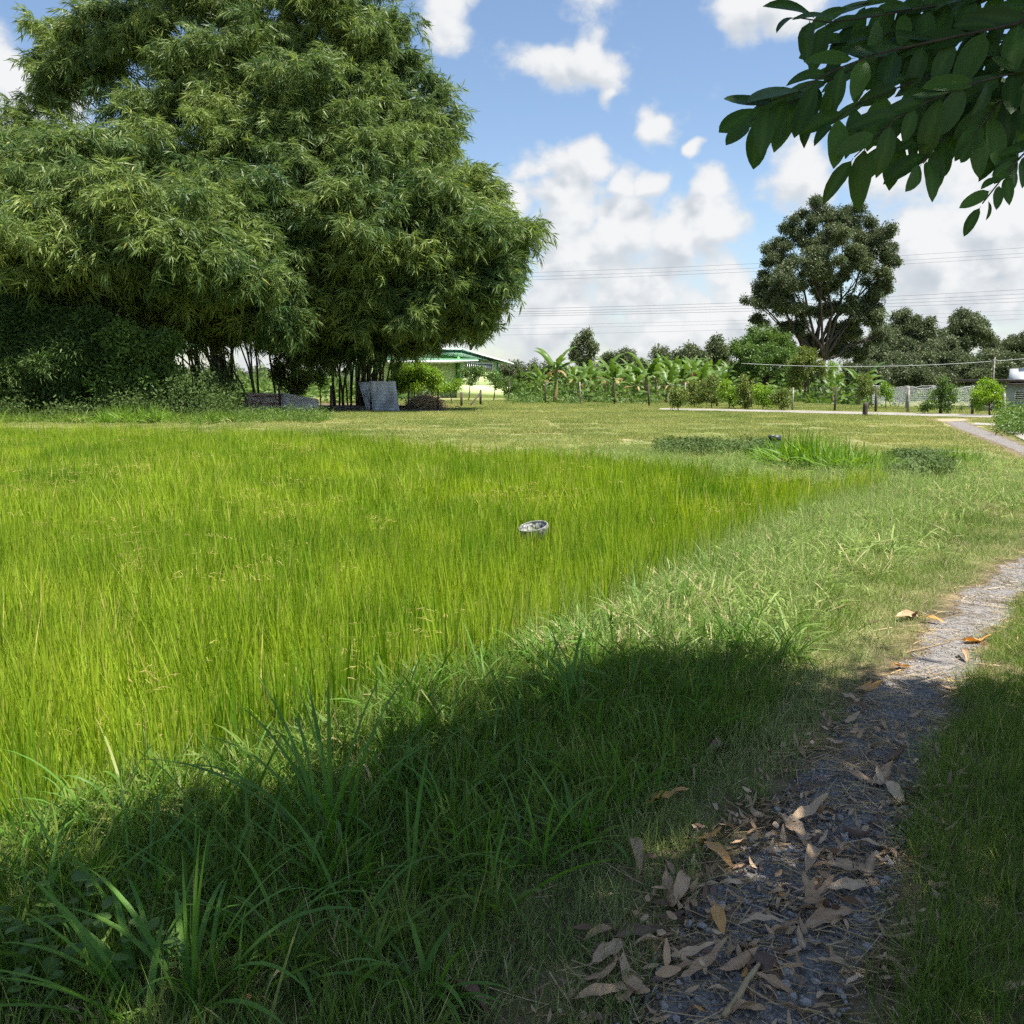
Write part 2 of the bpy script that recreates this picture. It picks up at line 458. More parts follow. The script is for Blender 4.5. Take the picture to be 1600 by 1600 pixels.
def blades(base, dirs, L, W, droop, segs=3, prof='blade', side=None, fold=0.0, tint=None, rng=RNG, curl=0.0):
    """many blades at once. base (n,3), dirs (n,3), L, W, droop (n,). Returns V, quads, tint per vertex"""
    n = len(base)
    dirs = norm(dirs)
    L = np.broadcast_to(L, (n,)).astype(float)
    W = np.broadcast_to(W, (n,)).astype(float)
    droop = np.broadcast_to(droop, (n,)).astype(float)
    if side is None:
        rv = rng.normal(size=(n, 3))
        rv[:, 2] *= 0.3
        side = norm(np.cross(dirs, rv))
    V = np.zeros((n, segs + 1, 2, 3))
    for k in range(segs + 1):
        t = k / segs
        c = base + dirs * (L * t)[:, None]
        c[:, 2] -= droop * L * t * t
        hor = dirs[:, :2]
        c[:, :2] += hor * (droop * L * 0.35 * t * t)[:, None]
        if prof == 'blade':
            w = (0.75 + 0.5 * t) * (1 - t ** 2.2) + 0.02
        elif prof == 'leaf':
            w = math.sin(math.pi * (0.04 + 0.93 * t ** 0.85)) ** 0.75
        else:
            w = 1.0
        off = side * (W * 0.5 * w)[:, None]
        V[:, k, 0] = c - off
        V[:, k, 1] = c + off
    idx = np.arange(n * (segs + 1) * 2).reshape(n, segs + 1, 2)
    q = np.stack([idx[:, :-1, 0], idx[:, :-1, 1], idx[:, 1:, 1], idx[:, 1:, 0]], -1).reshape(-1, 4)
    if tint is None:
        tint = rng.random(n)
    tv = np.repeat(tint, (segs + 1) * 2)
    return V.reshape(-1, 3), q, tv


def join(parts):
    V, Q, T, o = [], [], [], 0
    for v, q, t in parts:
        V.append(v)
        Q.append(q + o)
        T.append(t)
        o += len(v)
    return np.concatenate(V), np.concatenate(Q), np.concatenate(T)


def tube(pts, radii, sides=6, caps=True):
    """a tapered tube along pts; returns V, quads"""
    pts = np.asarray(pts, float)
    radii = np.broadcast_to(radii, (len(pts),))
    tang = norm(np.gradient(pts, axis=0))
    ref = np.array([0.0, 0.0, 1.0]) if abs(tang[0][2]) < 0.9 else np.array([1.0, 0.0, 0.0])
    u = norm(np.cross(tang, ref))
    v = np.cross(tang, u)
    a = np.linspace(0, 2 * np.pi, sides, endpoint=False)
    V = pts[:, None, :] + radii[:, None, None] * (np.cos(a)[None, :, None] * u[:, None, :] + np.sin(a)[None, :, None] * v[:, None, :])
    n = len(pts)
    idx = np.arange(n * sides).reshape(n, sides)
    nx = np.roll(idx, -1, axis=1)
    q = np.stack([idx[:-1], nx[:-1], nx[1:], idx[1:]], -1).reshape(-1, 4)
    V = V.reshape(-1, 3)
    if caps:
        V = np.concatenate([V, pts[:1], pts[-1:]])
        c0, c1 = n * sides, n * sides + 1
        e0 = np.stack([np.full(sides, c0), nx[0], idx[0], np.full(sides, c0)], -1)
        e1 = np.stack([np.full(sides, c1), idx[-1], nx[-1], np.full(sides, c1)], -1)
        caps_t = np.concatenate([e0[:, :3], e1[:, :3]])
        return V, q, caps_t
    return V, q, np.zeros((0, 3), np.int32)


def tubes(list_of):
    V, Q, T, o = [], [], [], 0
    for v, q, t in list_of:
        V.append(v)
        Q.append(q + o)
        T.append(np.asarray(t) + o)
        o += len(v)
    return np.concatenate(V), np.concatenate(Q), np.concatenate(T)


def box(x0, x1, y0, y1, z0, z1):
    V = np.array([(x, y, z) for z in (z0, z1) for y in (y0, y1) for x in (x0, x1)], float)
    Q = np.array([(0, 2, 3, 1), (4, 5, 7, 6), (0, 1, 5, 4), (2, 6, 7, 3), (0, 4, 6, 2), (1, 3, 7, 5)])
    return V, Q, np.zeros((0, 3), np.int32)


def prism(poly, y0, y1):
    """polygon in x,z pushed from y0 to y1; tris fan for convex outline"""
    p = np.asarray(poly, float)
    n = len(p)
    V = np.concatenate([np.c_[p[:, 0], np.full(n, y0), p[:, 1]], np.c_[p[:, 0], np.full(n, y1), p[:, 1]]])
    i = np.arange(n)
    j = (i + 1) % n
    Q = np.stack([i, j, j + n, i + n], -1)
    f = np.array([(0, k, k + 1) for k in range(1, n - 1)])
    return V, Q, np.concatenate([f[:, ::-1], f + n])


def lathe(prof, sides=24):
    """surface of revolution about z from (radius, z) points"""
    an = np.linspace(0, 2 * np.pi, sides, endpoint=False)
    V = np.array([[(r * math.cos(a), r * math.sin(a), z) for a in an] for r, z in prof]).reshape(-1, 3)
    ii = np.arange(len(prof) * sides).reshape(len(prof), sides)
    nx = np.roll(ii, -1, 1)
    return V, np.stack([ii[:-1], nx[:-1], nx[1:], ii[1:]], -1).reshape(-1, 4)


def bent(p0, p1, k=6, wob=0.1, sag=0.0, rng=RNG):
    p0, p1 = np.asarray(p0, float), np.asarray(p1, float)
    t = np.linspace(0, 1, k)[:, None]
    P = p0 * (1 - t) + p1 * t
    d = np.linalg.norm(p1 - p0)
    n = rng.normal(size=(k, 3)) * wob * d * 0.5
    n[0] = 0
    n[-1] = 0
    P = P + n
    P[:, 2] -= sag * d * 4 * (t * (1 - t))[:, 0]
    return P


def in_poly(x, y, poly):
    poly = np.asarray(poly)
    ins = np.zeros(np.shape(x), bool)
    j = len(poly) - 1
    for i in range(len(poly)):
        xi, yi, xj, yj = poly[i][0], poly[i][1], poly[j][0], poly[j][1]
        c = ((yi > y) != (yj > y)) & (x < (xj - xi) * (y - yi) / (yj - yi + 1e-12) + xi)
        ins ^= c
        j = i
    return ins


def poly_dist(x, y, poly):
    poly = np.asarray(poly)
    best = np.full(np.shape(x), 1e9)
    for i in range(len(poly)):
        a, b = poly[i - 1][:2], poly[i][:2]
        ab = b - a
        t = np.clip(((x - a[0]) * ab[0] + (y - a[1]) * ab[1]) / (ab @ ab + 1e-12), 0, 1)
        best = np.minimum(best, np.hypot(x - a[0] - t * ab[0], y - a[1] - t * ab[1]))
    return best


def sstep(a, b, x):
    t = np.clip((x - a) / (b - a), 0, 1)
    return t * t * (3 - 2 * t)


# ------------------------------------------------------------------ scatter (instances on points)
def scatter_group(name, coll):
    g = bpy.data.node_groups.new(name, 'GeometryNodeTree')
    g.interface.new_socket('Geometry', in_out='INPUT', socket_type='NodeSocketGeometry')
    g.interface.new_socket('Geometry', in_out='OUTPUT', socket_type='NodeSocketGeometry')
    gi, go = g.nodes.new('NodeGroupInput'), g.nodes.new('NodeGroupOutput')
    ci = g.nodes.new('GeometryNodeCollectionInfo')
    ci.inputs['Collection'].default_value = coll
    ci.inputs['Separate Children'].default_value = True
    ci.inputs['Reset Children'].default_value = True
    iop = g.nodes.new('GeometryNodeInstanceOnPoints')
    iop.inputs['Pick Instance'].default_value = True

    def attr(n, t):
        a = g.nodes.new('GeometryNodeInputNamedAttribute')
        a.data_type = t
        a.inputs['Name'].default_value = n
        return a.outputs['Attribute']
    e2r = g.nodes.new('FunctionNodeEulerToRotation')
    g.links.new(attr('rot', 'FLOAT_VECTOR'), e2r.inputs[0])
    g.links.new(gi.outputs[0], iop.inputs['Points'])
    g.links.new(ci.outputs[0], iop.inputs['Instance'])
    g.links.new(attr('pick', 'INT'), iop.inputs['Instance Index'])
    g.links.new(e2r.outputs[0], iop.inputs['Rotation'])
    g.links.new(attr('size', 'FLOAT_VECTOR'), iop.inputs['Scale'])
    g.links.new(iop.outputs[0], go.inputs[0])
    return g


TEMPLATES = {}


def template(coll_name, meshes):
    c = bpy.data.collections.new(coll_name)
    for i, me in enumerate(meshes):
        c.objects.link(bpy.data.objects.new('%s_%02d' % (coll_name, i), me))
    TEMPLATES[coll_name] = (c, len(meshes), scatter_group('scatter_' + coll_name, c))


def scatter(name, P, coll_name, rot=None, size=None, parent=None, loc=(0, 0, 0), rng=RNG, pick=None):
    c, k, g = TEMPLATES[coll_name]
    P = np.asarray(P, float) - np.asarray(loc, float)
    n = len(P)
    me = bpy.data.meshes.new(name)
    me.vertices.add(n)
    me.vertices.foreach_set('co', P.astype(np.float32).ravel())
    if rot is None:
        rot = np.c_[rng.normal(0, 0.08, (n, 2)), rng.random(n) * 2 * np.pi]
    if size is None:
        size = rng.uniform(0.75, 1.25, n)
    size = np.asarray(size, float)
    if size.ndim == 1:
        size = np.repeat(size[:, None], 3, 1)
    me.attributes.new('rot', 'FLOAT_VECTOR', 'POINT').data.foreach_set('vector', rot.astype(np.float32).ravel())
    me.attributes.new('size', 'FLOAT_VECTOR', 'POINT').data.foreach_set('vector', size.astype(np.float32).ravel())
    me.attributes.new('pick', 'INT', 'POINT').data.foreach_set('value', (rng.integers(0, k, n) if pick is None else np.asarray(pick)).astype(np.int32))
    me.update()
    o = link(name, me, parent, loc if parent is None else (0, 0, 0))
    md = o.modifiers.new('scatter', 'NODES')
    md.node_group = g
    return o

# ================================================================== the setting
def W2(lst):
    return np.array([G(p[0], p[1], p[2] if len(p) > 2 else 0.0)[:2] for p in lst])


# gravel path: left and right edge, from behind the camera to the road
PL = np.concatenate([[(-0.42, -3.0), (-0.05, 0.2)], W2([(985, 1600), (1060, 1480), (1120, 1390), (1205, 1290), (1265, 1200), (1335, 1110),
     (1405, 1040), (1455, 980), (1515, 920), (1600, 868)]), [(7.3, 11.8), (9.9, 16.0)], W2([(1602, 713), (1575, 700), (1530, 683), (1490, 668), (1468, 655)])])
PR = np.concatenate([[(0.42, -3.0), (0.60, 0.2)], W2([(1318, 1600), (1352, 1490), (1378, 1400), (1415, 1300), (1452, 1200), (1485, 1120),
     (1515, 1060), (1550, 990), (1600, 932), (1650, 882)]), [(8.2, 11.8), (10.9, 16.0)], W2([(1640, 712), (1604, 698), (1560, 680), (1530, 668), (1498, 654)])])
PATH_POLY = np.concatenate([PL, PR[::-1]])
RICE_POLY = W2([(-330, 1500, -.1), (0, 1365, -.1), (300, 1250, -.1), (560, 1150, -.1), (870, 1012, -.05), (1000, 942, 0), (1100, 887, 0),
                (1250, 806, .05), (1400, 750, .12), (1290, 743, .2), (1180, 733, .2), (1080, 716, .25), (900, 701, .25), (700, 690, .25), (500, 670, .25),
                (250, 664, .25), (0, 664, .25), (-500, 664, .25)])
RICE_POLY = np.concatenate([RICE_POLY, [(-14.0, 1.0)]])


def ground_z(x, y):
    x, y = np.asarray(x, float), np.asarray(y, float)
    ins = in_poly(x, y, RICE_POLY)
    d = poly_dist(x, y, RICE_POLY)
    sd = np.where(ins, d, -d)
    z = -0.30 * sstep(-0.15, 0.55, sd)
    dp = np.where(in_poly(x, y, PATH_POLY), 0, poly_dist(x, y, PATH_POLY))
    bump = 0.035 * (np.sin(x * 1.7 + 0.6 * np.sin(y * 1.3)) * np.sin(y * 1.9 + 1.1) + 0.6 * np.sin(x * 4.1 + y * 2.3)) * sstep(0.2, 1.2, dp)
    bump = bump + 0.02 * np.sin(x * 0.31) * np.sin(y * 0.23 + 1)
    bump = bump * sstep(0.1, 0.8, dp) * (1 - sstep(36, 40, y)) 
    bump = bump * (1 - sstep(0.0, 0.5, sd))
    dip = -0.75 * sstep(52, 74, y) * sstep(18, 32, x)
    return z + bump + dip


def axis(a, b, fine0, fine1, step, grow):
    pts = list(np.arange(fine0, fine1, step))
    s, v = step, fine1
    while v < b:
        pts.append(v)
        s *= grow
        v += s
    pts.append(b)
    s, v = step, fine0
    while v > a:
        s *= grow
        v -= s
        pts.insert(0, max(v, a))
    return np.unique(np.array(pts))


gx = axis(-900, 900, -4.0, 7.0, 0.14, 1.06)
gy = axis(-12, 2200, -3.0, 12.0, 0.14, 1.05)
GX, GY = np.meshgrid(gx, gy)
GZ = ground_z(GX.ravel(), GY.ravel())
ix = np.arange(GX.size).reshape(GX.shape)
gq = np.stack([ix[:-1, :-1], ix[:-1, 1:], ix[1:, 1:], ix[1:, :-1]], -1).reshape(-1, 4)
fx, fy = GX.ravel(), GY.ravel()
ins = in_poly(fx, fy, RICE_POLY)
soil = np.where(ins, 1.0, 0.0)
dp = np.where(in_poly(fx, fy, PATH_POLY), 0, poly_dist(fx, fy, PATH_POLY))
soil = np.maximum(soil, (1 - sstep(0.12, 0.42, dp)) * 0.85 * (fy < 30))
soil = np.maximum(soil, 0.85 * (1 - sstep(4.6, 6.0, fy)))  # all near ground darkened through the soil mix, fading out with distance
yard = W2([(480, 641), (700, 643), (690, 634), (500, 630)])
soil = np.maximum(soil, 0.95 * (1 - sstep(0.0, 2.0, np.where(in_poly(fx, fy, yard), 0, poly_dist(fx, fy, yard)))))
link('ground', mesh('ground', np.c_[fx, fy, GZ], gq, mats=[M['ground']], smooth=True, attrs={'soil': soil}))['kind'] = 'structure'


def strip(name, Lp, Rp, z, mat, cols=7, step=0.12, wob=0.05):
    Lp, Rp = np.asarray(Lp), np.asarray(Rp)
    mid = (Lp + Rp) / 2
    s = np.r_[0, np.cumsum(np.linalg.norm(np.diff(mid, axis=0), axis=1))]
    n = max(4, int(s[-1] / step))
    ss = np.linspace(0, s[-1], n)
    a = np.c_[np.interp(ss, s, Lp[:, 0]), np.interp(ss, s, Lp[:, 1])]
    b = np.c_[np.interp(ss, s, Rp[:, 0]), np.interp(ss, s, Rp[:, 1])]
    d = norm(b - a)
    wl = wob * (np.sin(ss * 5.1) + 0.7 * np.sin(ss * 11.3 + 1) + 0.5 * np.sin(ss * 23 + 2))
    wr = wob * (np.sin(ss * 4.3 + 2) + 0.7 * np.sin(ss * 12.9) + 0.5 * np.sin(ss * 21 + 1))
    a = a + d * wl[:, None]
    b = b + d * wr[:, None]
    t = np.linspace(0, 1, cols)
    P = a[:, None] * (1 - t)[None, :, None] + b[:, None] * t[None, :, None]
    zz = np.full((n, cols), z) + 0.004 * RNG.random((n, cols))
    zz[:, 0] -= 0.012 if name == 'gravel_path' else 0
    zz[:, -1] -= 0.012 if name == 'gravel_path' else 0
    V = np.concatenate([P, zz[..., None]], -1).reshape(-1, 3)
    i = np.arange(n * cols).reshape(n, cols)
    q = np.stack([i[:-1, :-1], i[:-1, 1:], i[1:, 1:], i[1:, :-1]], -1).reshape(-1, 4)
    o = link(name, mesh(name, V, q, mats=[mat], smooth=True, attrs={'edge': np.tile(np.abs(2 * t - 1) ** 1.5, n)}))
    o['kind'] = 'structure'
    return o


_d = norm(PR - PL) * np.clip(np.linalg.norm(PR - PL, axis=1) * 0.05, 0, 0.06)[:, None]
strip('gravel_path', PL - _d, PR + _d, 0.006, M['path'], cols=13)
# pale concrete lane beyond the lawn, coming nearer to the right
RD0 = W2([(1030, 640.9), (1060, 641.5), (1200, 644.8), (1350, 648.5), (1560, 654.0), (1720, 659)])
RD1 = W2([(1030, 638.6), (1060, 639.0), (1200, 641.0), (1350, 644.4), (1560, 649.0), (1720, 653)])
strip('concrete_road', RD0, RD1, 0.03, M['road'], cols=4, step=0.8, wob=0.04)
strip('side_path', W2([(1520, 664.5), (1550, 665.5), (1575, 676), (1600, 690), (1640, 712)]), W2([(1523, 661), (1562, 663), (1592, 674), (1620, 689), (1668, 712)]), 0.02, M['road'], cols=3, step=0.5, wob=0.03)
strip('path_junction', W2([(1448, 658), (1480, 660), (1530, 656.5)]), W2([(1448, 654.5), (1480, 655), (1530, 654.2)]), 0.015, M['dirt'], cols=3, step=0.5, wob=0.1)


# ================================================================== small plant templates
def clump(n, rad, L, W, lean, droop, segs=3, mat='grass', prof='blade', flat=1.0, rng=None):
    rng = rng or RNG
    a = rng.random(n) * 2 * np.pi
    r = rad * np.sqrt(rng.random(n))
    base = np.c_[np.cos(a) * r, np.sin(a) * r, np.full(n, -0.01)]
    az = rng.random(n) * 2 * np.pi
    ln = rng.uniform(lean[0], lean[1], n)
    d = np.c_[np.cos(az) * np.sin(ln), np.sin(az) * np.sin(ln), np.cos(ln) * flat]
    v, q, t = blades(base, d, rng.uniform(L[0], L[1], n), rng.uniform(W[0], W[1], n), rng.uniform(droop[0], droop[1], n), segs, prof, rng=rng)
    return v, q, t


def clump_mesh(name, parts, mat):
    v, q, t = join(parts) if isinstance(parts, list) else parts
    return mesh(name, v, q, mats=[M[mat]], tint=t, smooth=True)


def rice_clump(k=0):
    # upright tillers, each with flag leaves, and a few drooping yellow heads
    p = [clump(9, 0.06, (0.40, 0.62), (0.0065, 0.011), (0.02, 0.22), (0.0, 0.16), 3),
         clump(6, 0.06, (0.24, 0.42), (0.006, 0.010), (0.1, 0.5), (0.05, 0.45), 3)]
    v, q, t = clump(2, 0.05, (0.38, 0.52), (0.003, 0.004), (0.05, 0.2), (0.1, 0.3), 3)
    p.append((v, q, np.full(len(v), 0.90 + 0.10 * RNG.random())))
    return join(p)


def tile(gen, n, side, smin, smax, wide=1.0, tilt=0.08):
    """n plants merged into one square patch, so that a field is laid from patches that hardly overlap"""
    src = [gen() for _ in range(8)]
    parts = []
    m = int(math.ceil(math.sqrt(n)))
    for i in range(n):
        v, q, t = src[RNG.integers(0, 8)]
        a = RNG.random() * 6.283
        c, s_ = math.cos(a), math.sin(a)
        k = RNG.uniform(smin, smax)
        w = v * np.array([k * wide, k * wide, k])
        w = np.c_[w[:, 0] * c - w[:, 1] * s_, w[:, 0] * s_ + w[:, 1] * c, w[:, 2]]
        tx, ty = RNG.normal(0, tilt, 2)
        w[:, 0] += w[:, 2] * tx
        w[:, 1] += w[:, 2] * ty
        gx_, gy_ = (i % m + RNG.random()) / m - 0.5, (i // m + RNG.random()) / m - 0.5
        w[:, 0] += gx_ * side
        w[:, 1] += gy_ * side
        tt = t * 0.6 + 0.4 * RNG.random() if t.max() < 0.9 else np.where(t > 0.895, t, t * 0.6 + 0.35 * RNG.random())
        parts.append((w, q, tt))
    return join(parts)


def tile_template(name, gen, mat, side, n, k=5, smin=0.8, smax=1.15, wide=1.0, tilt=0.08, nclump=5):
    template(name, [clump_mesh(name, tile(gen, n, side, smin, smax, wide, tilt), mat) for _ in range(k)] + [clump_mesh(name, gen(), mat) for _ in range(nclump)])


def lay(name, mask, bbox, side, n, tmpl, label, cat, k=5, nclump=5, zs=(0.9, 1.1), edge_size=(0.8, 1.15), edge_wide=1.0, size_fn=None):
    """cover the ground where mask(x, y) holds: whole patches inside, single plants along the edge"""
    x0, x1, y0, y1 = bbox
    X, Y = np.meshgrid(np.arange(x0, x1, side) + side / 2, np.arange(y0, y1, side) + side / 2)
    X, Y = X.ravel(), Y.ravel()
    cnt = sum(mask(X + dx * side / 2, Y + dy * side / 2).astype(int) for dx in (-1, 0, 1) for dy in (-1, 0, 1))
    full = cnt == 9
    part_ = (cnt > 0) & ~full
    xf, yf = X[full], Y[full]
    m = full.sum()
    xe = np.repeat(X[part_], n) + RNG.uniform(-.5, .5, part_.sum() * n) * side
    ye = np.repeat(Y[part_], n) + RNG.uniform(-.5, .5, part_.sum() * n) * side
    kk = mask(xe, ye)
    xe, ye = xe[kk], ye[kk]
    me = len(xe)
    x, y = np.r_[xf, xe], np.r_[yf, ye]
    rot = np.c_[np.zeros((m + me, 2)), np.r_[RNG.integers(0, 4, m) * np.pi / 2, RNG.random(me) * 6.283]]
    sx = np.where(RNG.random(m) < 0.5, 1.0, -1.0)
    ke = RNG.uniform(*edge_size, me)
    size = np.concatenate([np.c_[sx, np.ones(m), RNG.uniform(*zs, m)], np.c_[ke * edge_wide, ke * edge_wide, ke]])
    if size_fn is not None:
        size[:, 2] *= size_fn(x, y)
    pick = np.r_[RNG.integers(0, k, m), k + RNG.integers(0, nclump, me)]
    o = scatter(name, np.c_[x, y, ground_z(x, y)], tmpl, rot, size, pick=pick)
    tag(o, label, cat, kind='stuff')
    print(name, 'patches', m, 'single', me)
    return o


tile_template('rice_near', rice_clump, 'rice', 0.5, 32, 7, 0.7, 1.2, tilt=0.13)
tile_template('rice_far', rice_clump, 'rice', 1.0, 85, 6, 0.7, 1.2, wide=1.6, tilt=0.12)
g_short = lambda: clump(30, 0.085, (0.03, 0.10), (0.0022, 0.004), (0.2, 1.25), (0.0, 0.4), 3)
g_fine = lambda: clump(32, 0.085, (0.09, 0.22), (0.0018, 0.0034), (0.05, 0.65), (0.05, 0.5), 3)
g_far = lambda: clump(26, 0.12, (0.05, 0.13), (0.006, 0.011), (0.1, 1.1), (0.0, 0.4), 2)
tile_template('grass_short', g_short, 'bank', 0.3, 34, 6, 0.8, 1.4)
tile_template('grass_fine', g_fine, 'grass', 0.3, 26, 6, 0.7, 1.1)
tile_template('grass_far', g_far, 'lawn', 1.5, 150, 6, 0.7, 1.25)
template('grass_stand', [clump_mesh('grass_stand', g_fine(), 'grass') for _ in range(6)])
def sedge_head():
    v, q, t = clump(16, 0.12, (0.03, 0.075), (0.003, 0.005), (0.2, 1.4), (0.2, 0.8), 2)
    v = v + np.array([0, 0, 0.40])
    return v, q, np.clip(t * 0.5 + 0.5, 0, 1)


M['sedge'] = foliage('sedge', (0.22, 0.30, 0.04), (0.40, 0.38, 0.09), dry=(0.48, 0.37, 0.13), trans=0.35, spec=0.2, patch=0.2, dry_at=0.7)
template('sedge', [clump_mesh('sedge', [clump(9, 0.10, (0.35, 0.60), (0.003, 0.006), (0.05, 0.5), (0.05, 0.5), 4), sedge_head()], 'sedge') for _ in range(6)])
template('weed', [clump_mesh('weed', [clump(14, 0.06, (0.12, 0.30), (0.006, 0.012), (0.15, 0.9), (0.15, 0.8), 4, prof='leaf'),
                                      clump(6, 0.03, (0.20, 0.40), (0.002, 0.003), (0.05, 0.4), (0.0, 0.2), 3)], 'weed') for k in range(6)])
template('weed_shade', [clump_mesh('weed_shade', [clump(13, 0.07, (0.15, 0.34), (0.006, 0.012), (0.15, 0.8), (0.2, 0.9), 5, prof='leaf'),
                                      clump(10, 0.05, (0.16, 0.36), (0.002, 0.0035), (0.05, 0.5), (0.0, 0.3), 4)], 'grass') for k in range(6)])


template('broad', [clump_mesh('broad', clump(13, 0.07, (0.26, 0.52), (0.007, 0.013), (0.1, 0.75), (0.25, 0.95), 7), 'wide') for _ in range(7)])


def heart_cluster(n, rad, L, mat, h=0.12):
    a = RNG.random(n) * 2 * np.pi
    r = rad * np.sqrt(RNG.random(n))
    base = np.c_[np.cos(a) * r, np.sin(a) * r, RNG.uniform(0.02, h, n)]
    az = RNG.random(n) * 2 * np.pi
    d = np.c_[np.cos(az), np.sin(az), RNG.uniform(-0.5, 0.4, n)]
    side = norm(np.c_[-np.sin(az), np.cos(az), RNG.normal(0, 0.35, n)])
    v, q, t = blades(base, d, RNG.uniform(L * 0.7, L * 1.2, n), RNG.uniform(L * 0.6, L * 0.85, n), RNG.uniform(0, .3, n), 4, 'leaf', side=side)
    st = np.c_[base[:, :2] * 0.3, np.zeros(n)]
    v2, q2, t2 = blades(st, base - st, np.linalg.norm(base - st, axis=1), 0.003, 0.0, 1, 'flat')
    return clump_mesh('cluster', [(v, q, t), (v2, q2, t2)], mat)


template('creeper', [heart_cluster(60, 0.24, 0.042, 'creeper', 0.20) for k in range(5)])
template('clover', [heart_cluster(9, 0.11, 0.040, 'leaf_mid', 0.12) for k in range(4)])


def straw_mesh(k):
    n = 5
    a = RNG.random(n) * 2 * np.pi
    b = np.c_[RNG.normal(0, 0.05, (n, 2)), RNG.uniform(0.003, 0.012, n)]
    d = np.c_[np.cos(a), np.sin(a), RNG.normal(0, 0.06, n)]
    return clump_mesh('straw', blades(b, d, RNG.uniform(0.05, 0.17, n), RNG.uniform(0.0015, 0.0035, n), RNG.normal(0, 0.05, n), 3, 'flat'), 'straw')


def crumb_mesh(k):
    n = 3
    a_ = RNG.random(n) * 6.3
    b_ = np.c_[RNG.normal(0, 0.03, (n, 2)), np.zeros(n)]
    return clump_mesh('crumb', blades(b_, np.c_[np.cos(a_), np.sin(a_), RNG.normal(0, 0.2, n)], RNG.uniform(0.02, 0.06, n), RNG.uniform(0.010, 0.022, n), RNG.normal(0, 0.4, n), 3, 'leaf',
                      side=norm(np.c_[-np.sin(a_), np.cos(a_), RNG.normal(0, 0.4, n)])), ['fallen', 'fallen_grey', 'fallen_dark'][k % 3])


template('crumb', [crumb_mesh(k) for k in range(9)])
template('straw', [straw_mesh(k) for k in range(6)])


def stone_mesh(k):
    import bmesh
    bm = bmesh.new()
    bmesh.ops.create_icosphere(bm, subdivisions=1, radius=0.5)
    sc = RNG.uniform(0.55, 1.15, 3) * np.array([1, 1, 0.75])
    for v in bm.verts:
        v.co = Vector(np.array(v.co) * sc * RNG.uniform(0.75, 1.2))
    me = bpy.data.meshes.new('stone')
    bm.to_mesh(me)
    bm.free()
    me.materials.append(M['stone_a'] if k % 5 < 3 else M['stone_b'])
    return me


template('stone', [stone_mesh(k) for k in range(10)])


def bamboo_spray(k):
    parts = []
    m = 6
    for j in range(m):
        t = (j + 0.6) / m
        b0 = np.array([0.85 * t, 0.10 * math.sin(3 * t + k), 0.15 * t - 0.40 * t * t])
        n = 6
        az = RNG.normal(0, 1.1, n)
        d = np.c_[np.cos(az), np.sin(az), RNG.uniform(-1.5, 0.25, n)]
        v, q, tt = blades(np.repeat(b0[None], n, 0) + RNG.normal(0, 0.05, (n, 3)), d, RNG.uniform(0.22, 0.46, n), RNG.uniform(0.036, 0.062, n), RNG.uniform(0.1, 0.6, n), 2, 'leaf')
        parts.append((v, q, tt))
    v, q, tt = blades(np.zeros((1, 3)), np.array([[1, 0.05, 0.18]]), 0.9, 0.014, 0.4, 4, 'flat')
    parts.append((v, q, tt * 0))
    return clump_mesh('bamboo_spray', parts, 'bamboo')


template('bamboo', [bamboo_spray(k) for k in range(8)])


def leaf_cluster(mat, n=24, rad=0.45, L=(0.16, 0.26), W=(0.08, 0.12)):
    u = norm(RNG.normal(size=(n, 3)))
    base = u * (rad * RNG.random(n) ** 0.5)[:, None]
    d = norm(u + RNG.normal(0, 0.6, (n, 3)) + np.array([0, 0, -0.25]))
    return clump_mesh('leaf_cluster', blades(base, d, RNG.uniform(*L, n), RNG.uniform(*W, n), RNG.uniform(0, .3, n), 2, 'leaf'), mat)


for mname in ('leaf_dark', 'leaf_mid', 'leaf_lime', 'leaf_olive'):
    template(mname, [leaf_cluster(mname) for k in range(6)])
template('feather', [leaf_cluster('feather', 40, 0.5, (0.14, 0.26), (0.035, 0.06)) for k in range(6)])
template('undergrowth', [leaf_cluster('creeper', 45, 0.5, (0.07, 0.15), (0.04, 0.08)) for k in range(6)])  # creeper colour kept dark, so the bamboo's shade is put into these leaves
template('leaf_lime_low', [leaf_cluster('leaf_mid', 45, 0.5, (0.07, 0.15), (0.04, 0.08)) for k in range(5)])
template('canopy', [leaf_cluster('overhang', 22, 0.32, (0.12, 0.19), (0.055, 0.08)) for k in range(6)])


# ================================================================== grass, rice and litter (stuff)
def sample(poly_or_box, n, clustered=False):
    (x0, y0), (x1, y1) = np.min(poly_or_box, 0), np.max(poly_or_box, 0)
    return RNG.uniform(x0, x1, n), RNG.uniform(y0, y1, n)


def in_view(x, y, z=0.2, m=130):
    px, py, fw = project(np.c_[x, y, np.broadcast_to(z, np.shape(x))])
    return (fw > 0.2) & (px > -m) & (px < 1600 + m) & (py < 1600 + 3.0 * m)


def wob_edge(x, y, s=0.25):
    return s * (np.sin(x * 3.1 + y * 1.7) + 0.6 * np.sin(x * 7.3 - y * 5.1) + 0.5 * np.sin(x * 15 + y * 12))


def stuff(name, x, y, tmpl, label, cat, rot=None, size=None, dz=0.0):
    P = np.c_[x, y, ground_z(x, y) + dz]
    o = scatter(name, P, tmpl, rot, size)
    tag(o, label, cat, kind='stuff')
    return o


def rz(n, tilt=0.08):
    return np.c_[RNG.normal(0, tilt, (n, 2)), RNG.random(n) * 2 * np.pi]


BASIN = G(836, 820, 0.05)


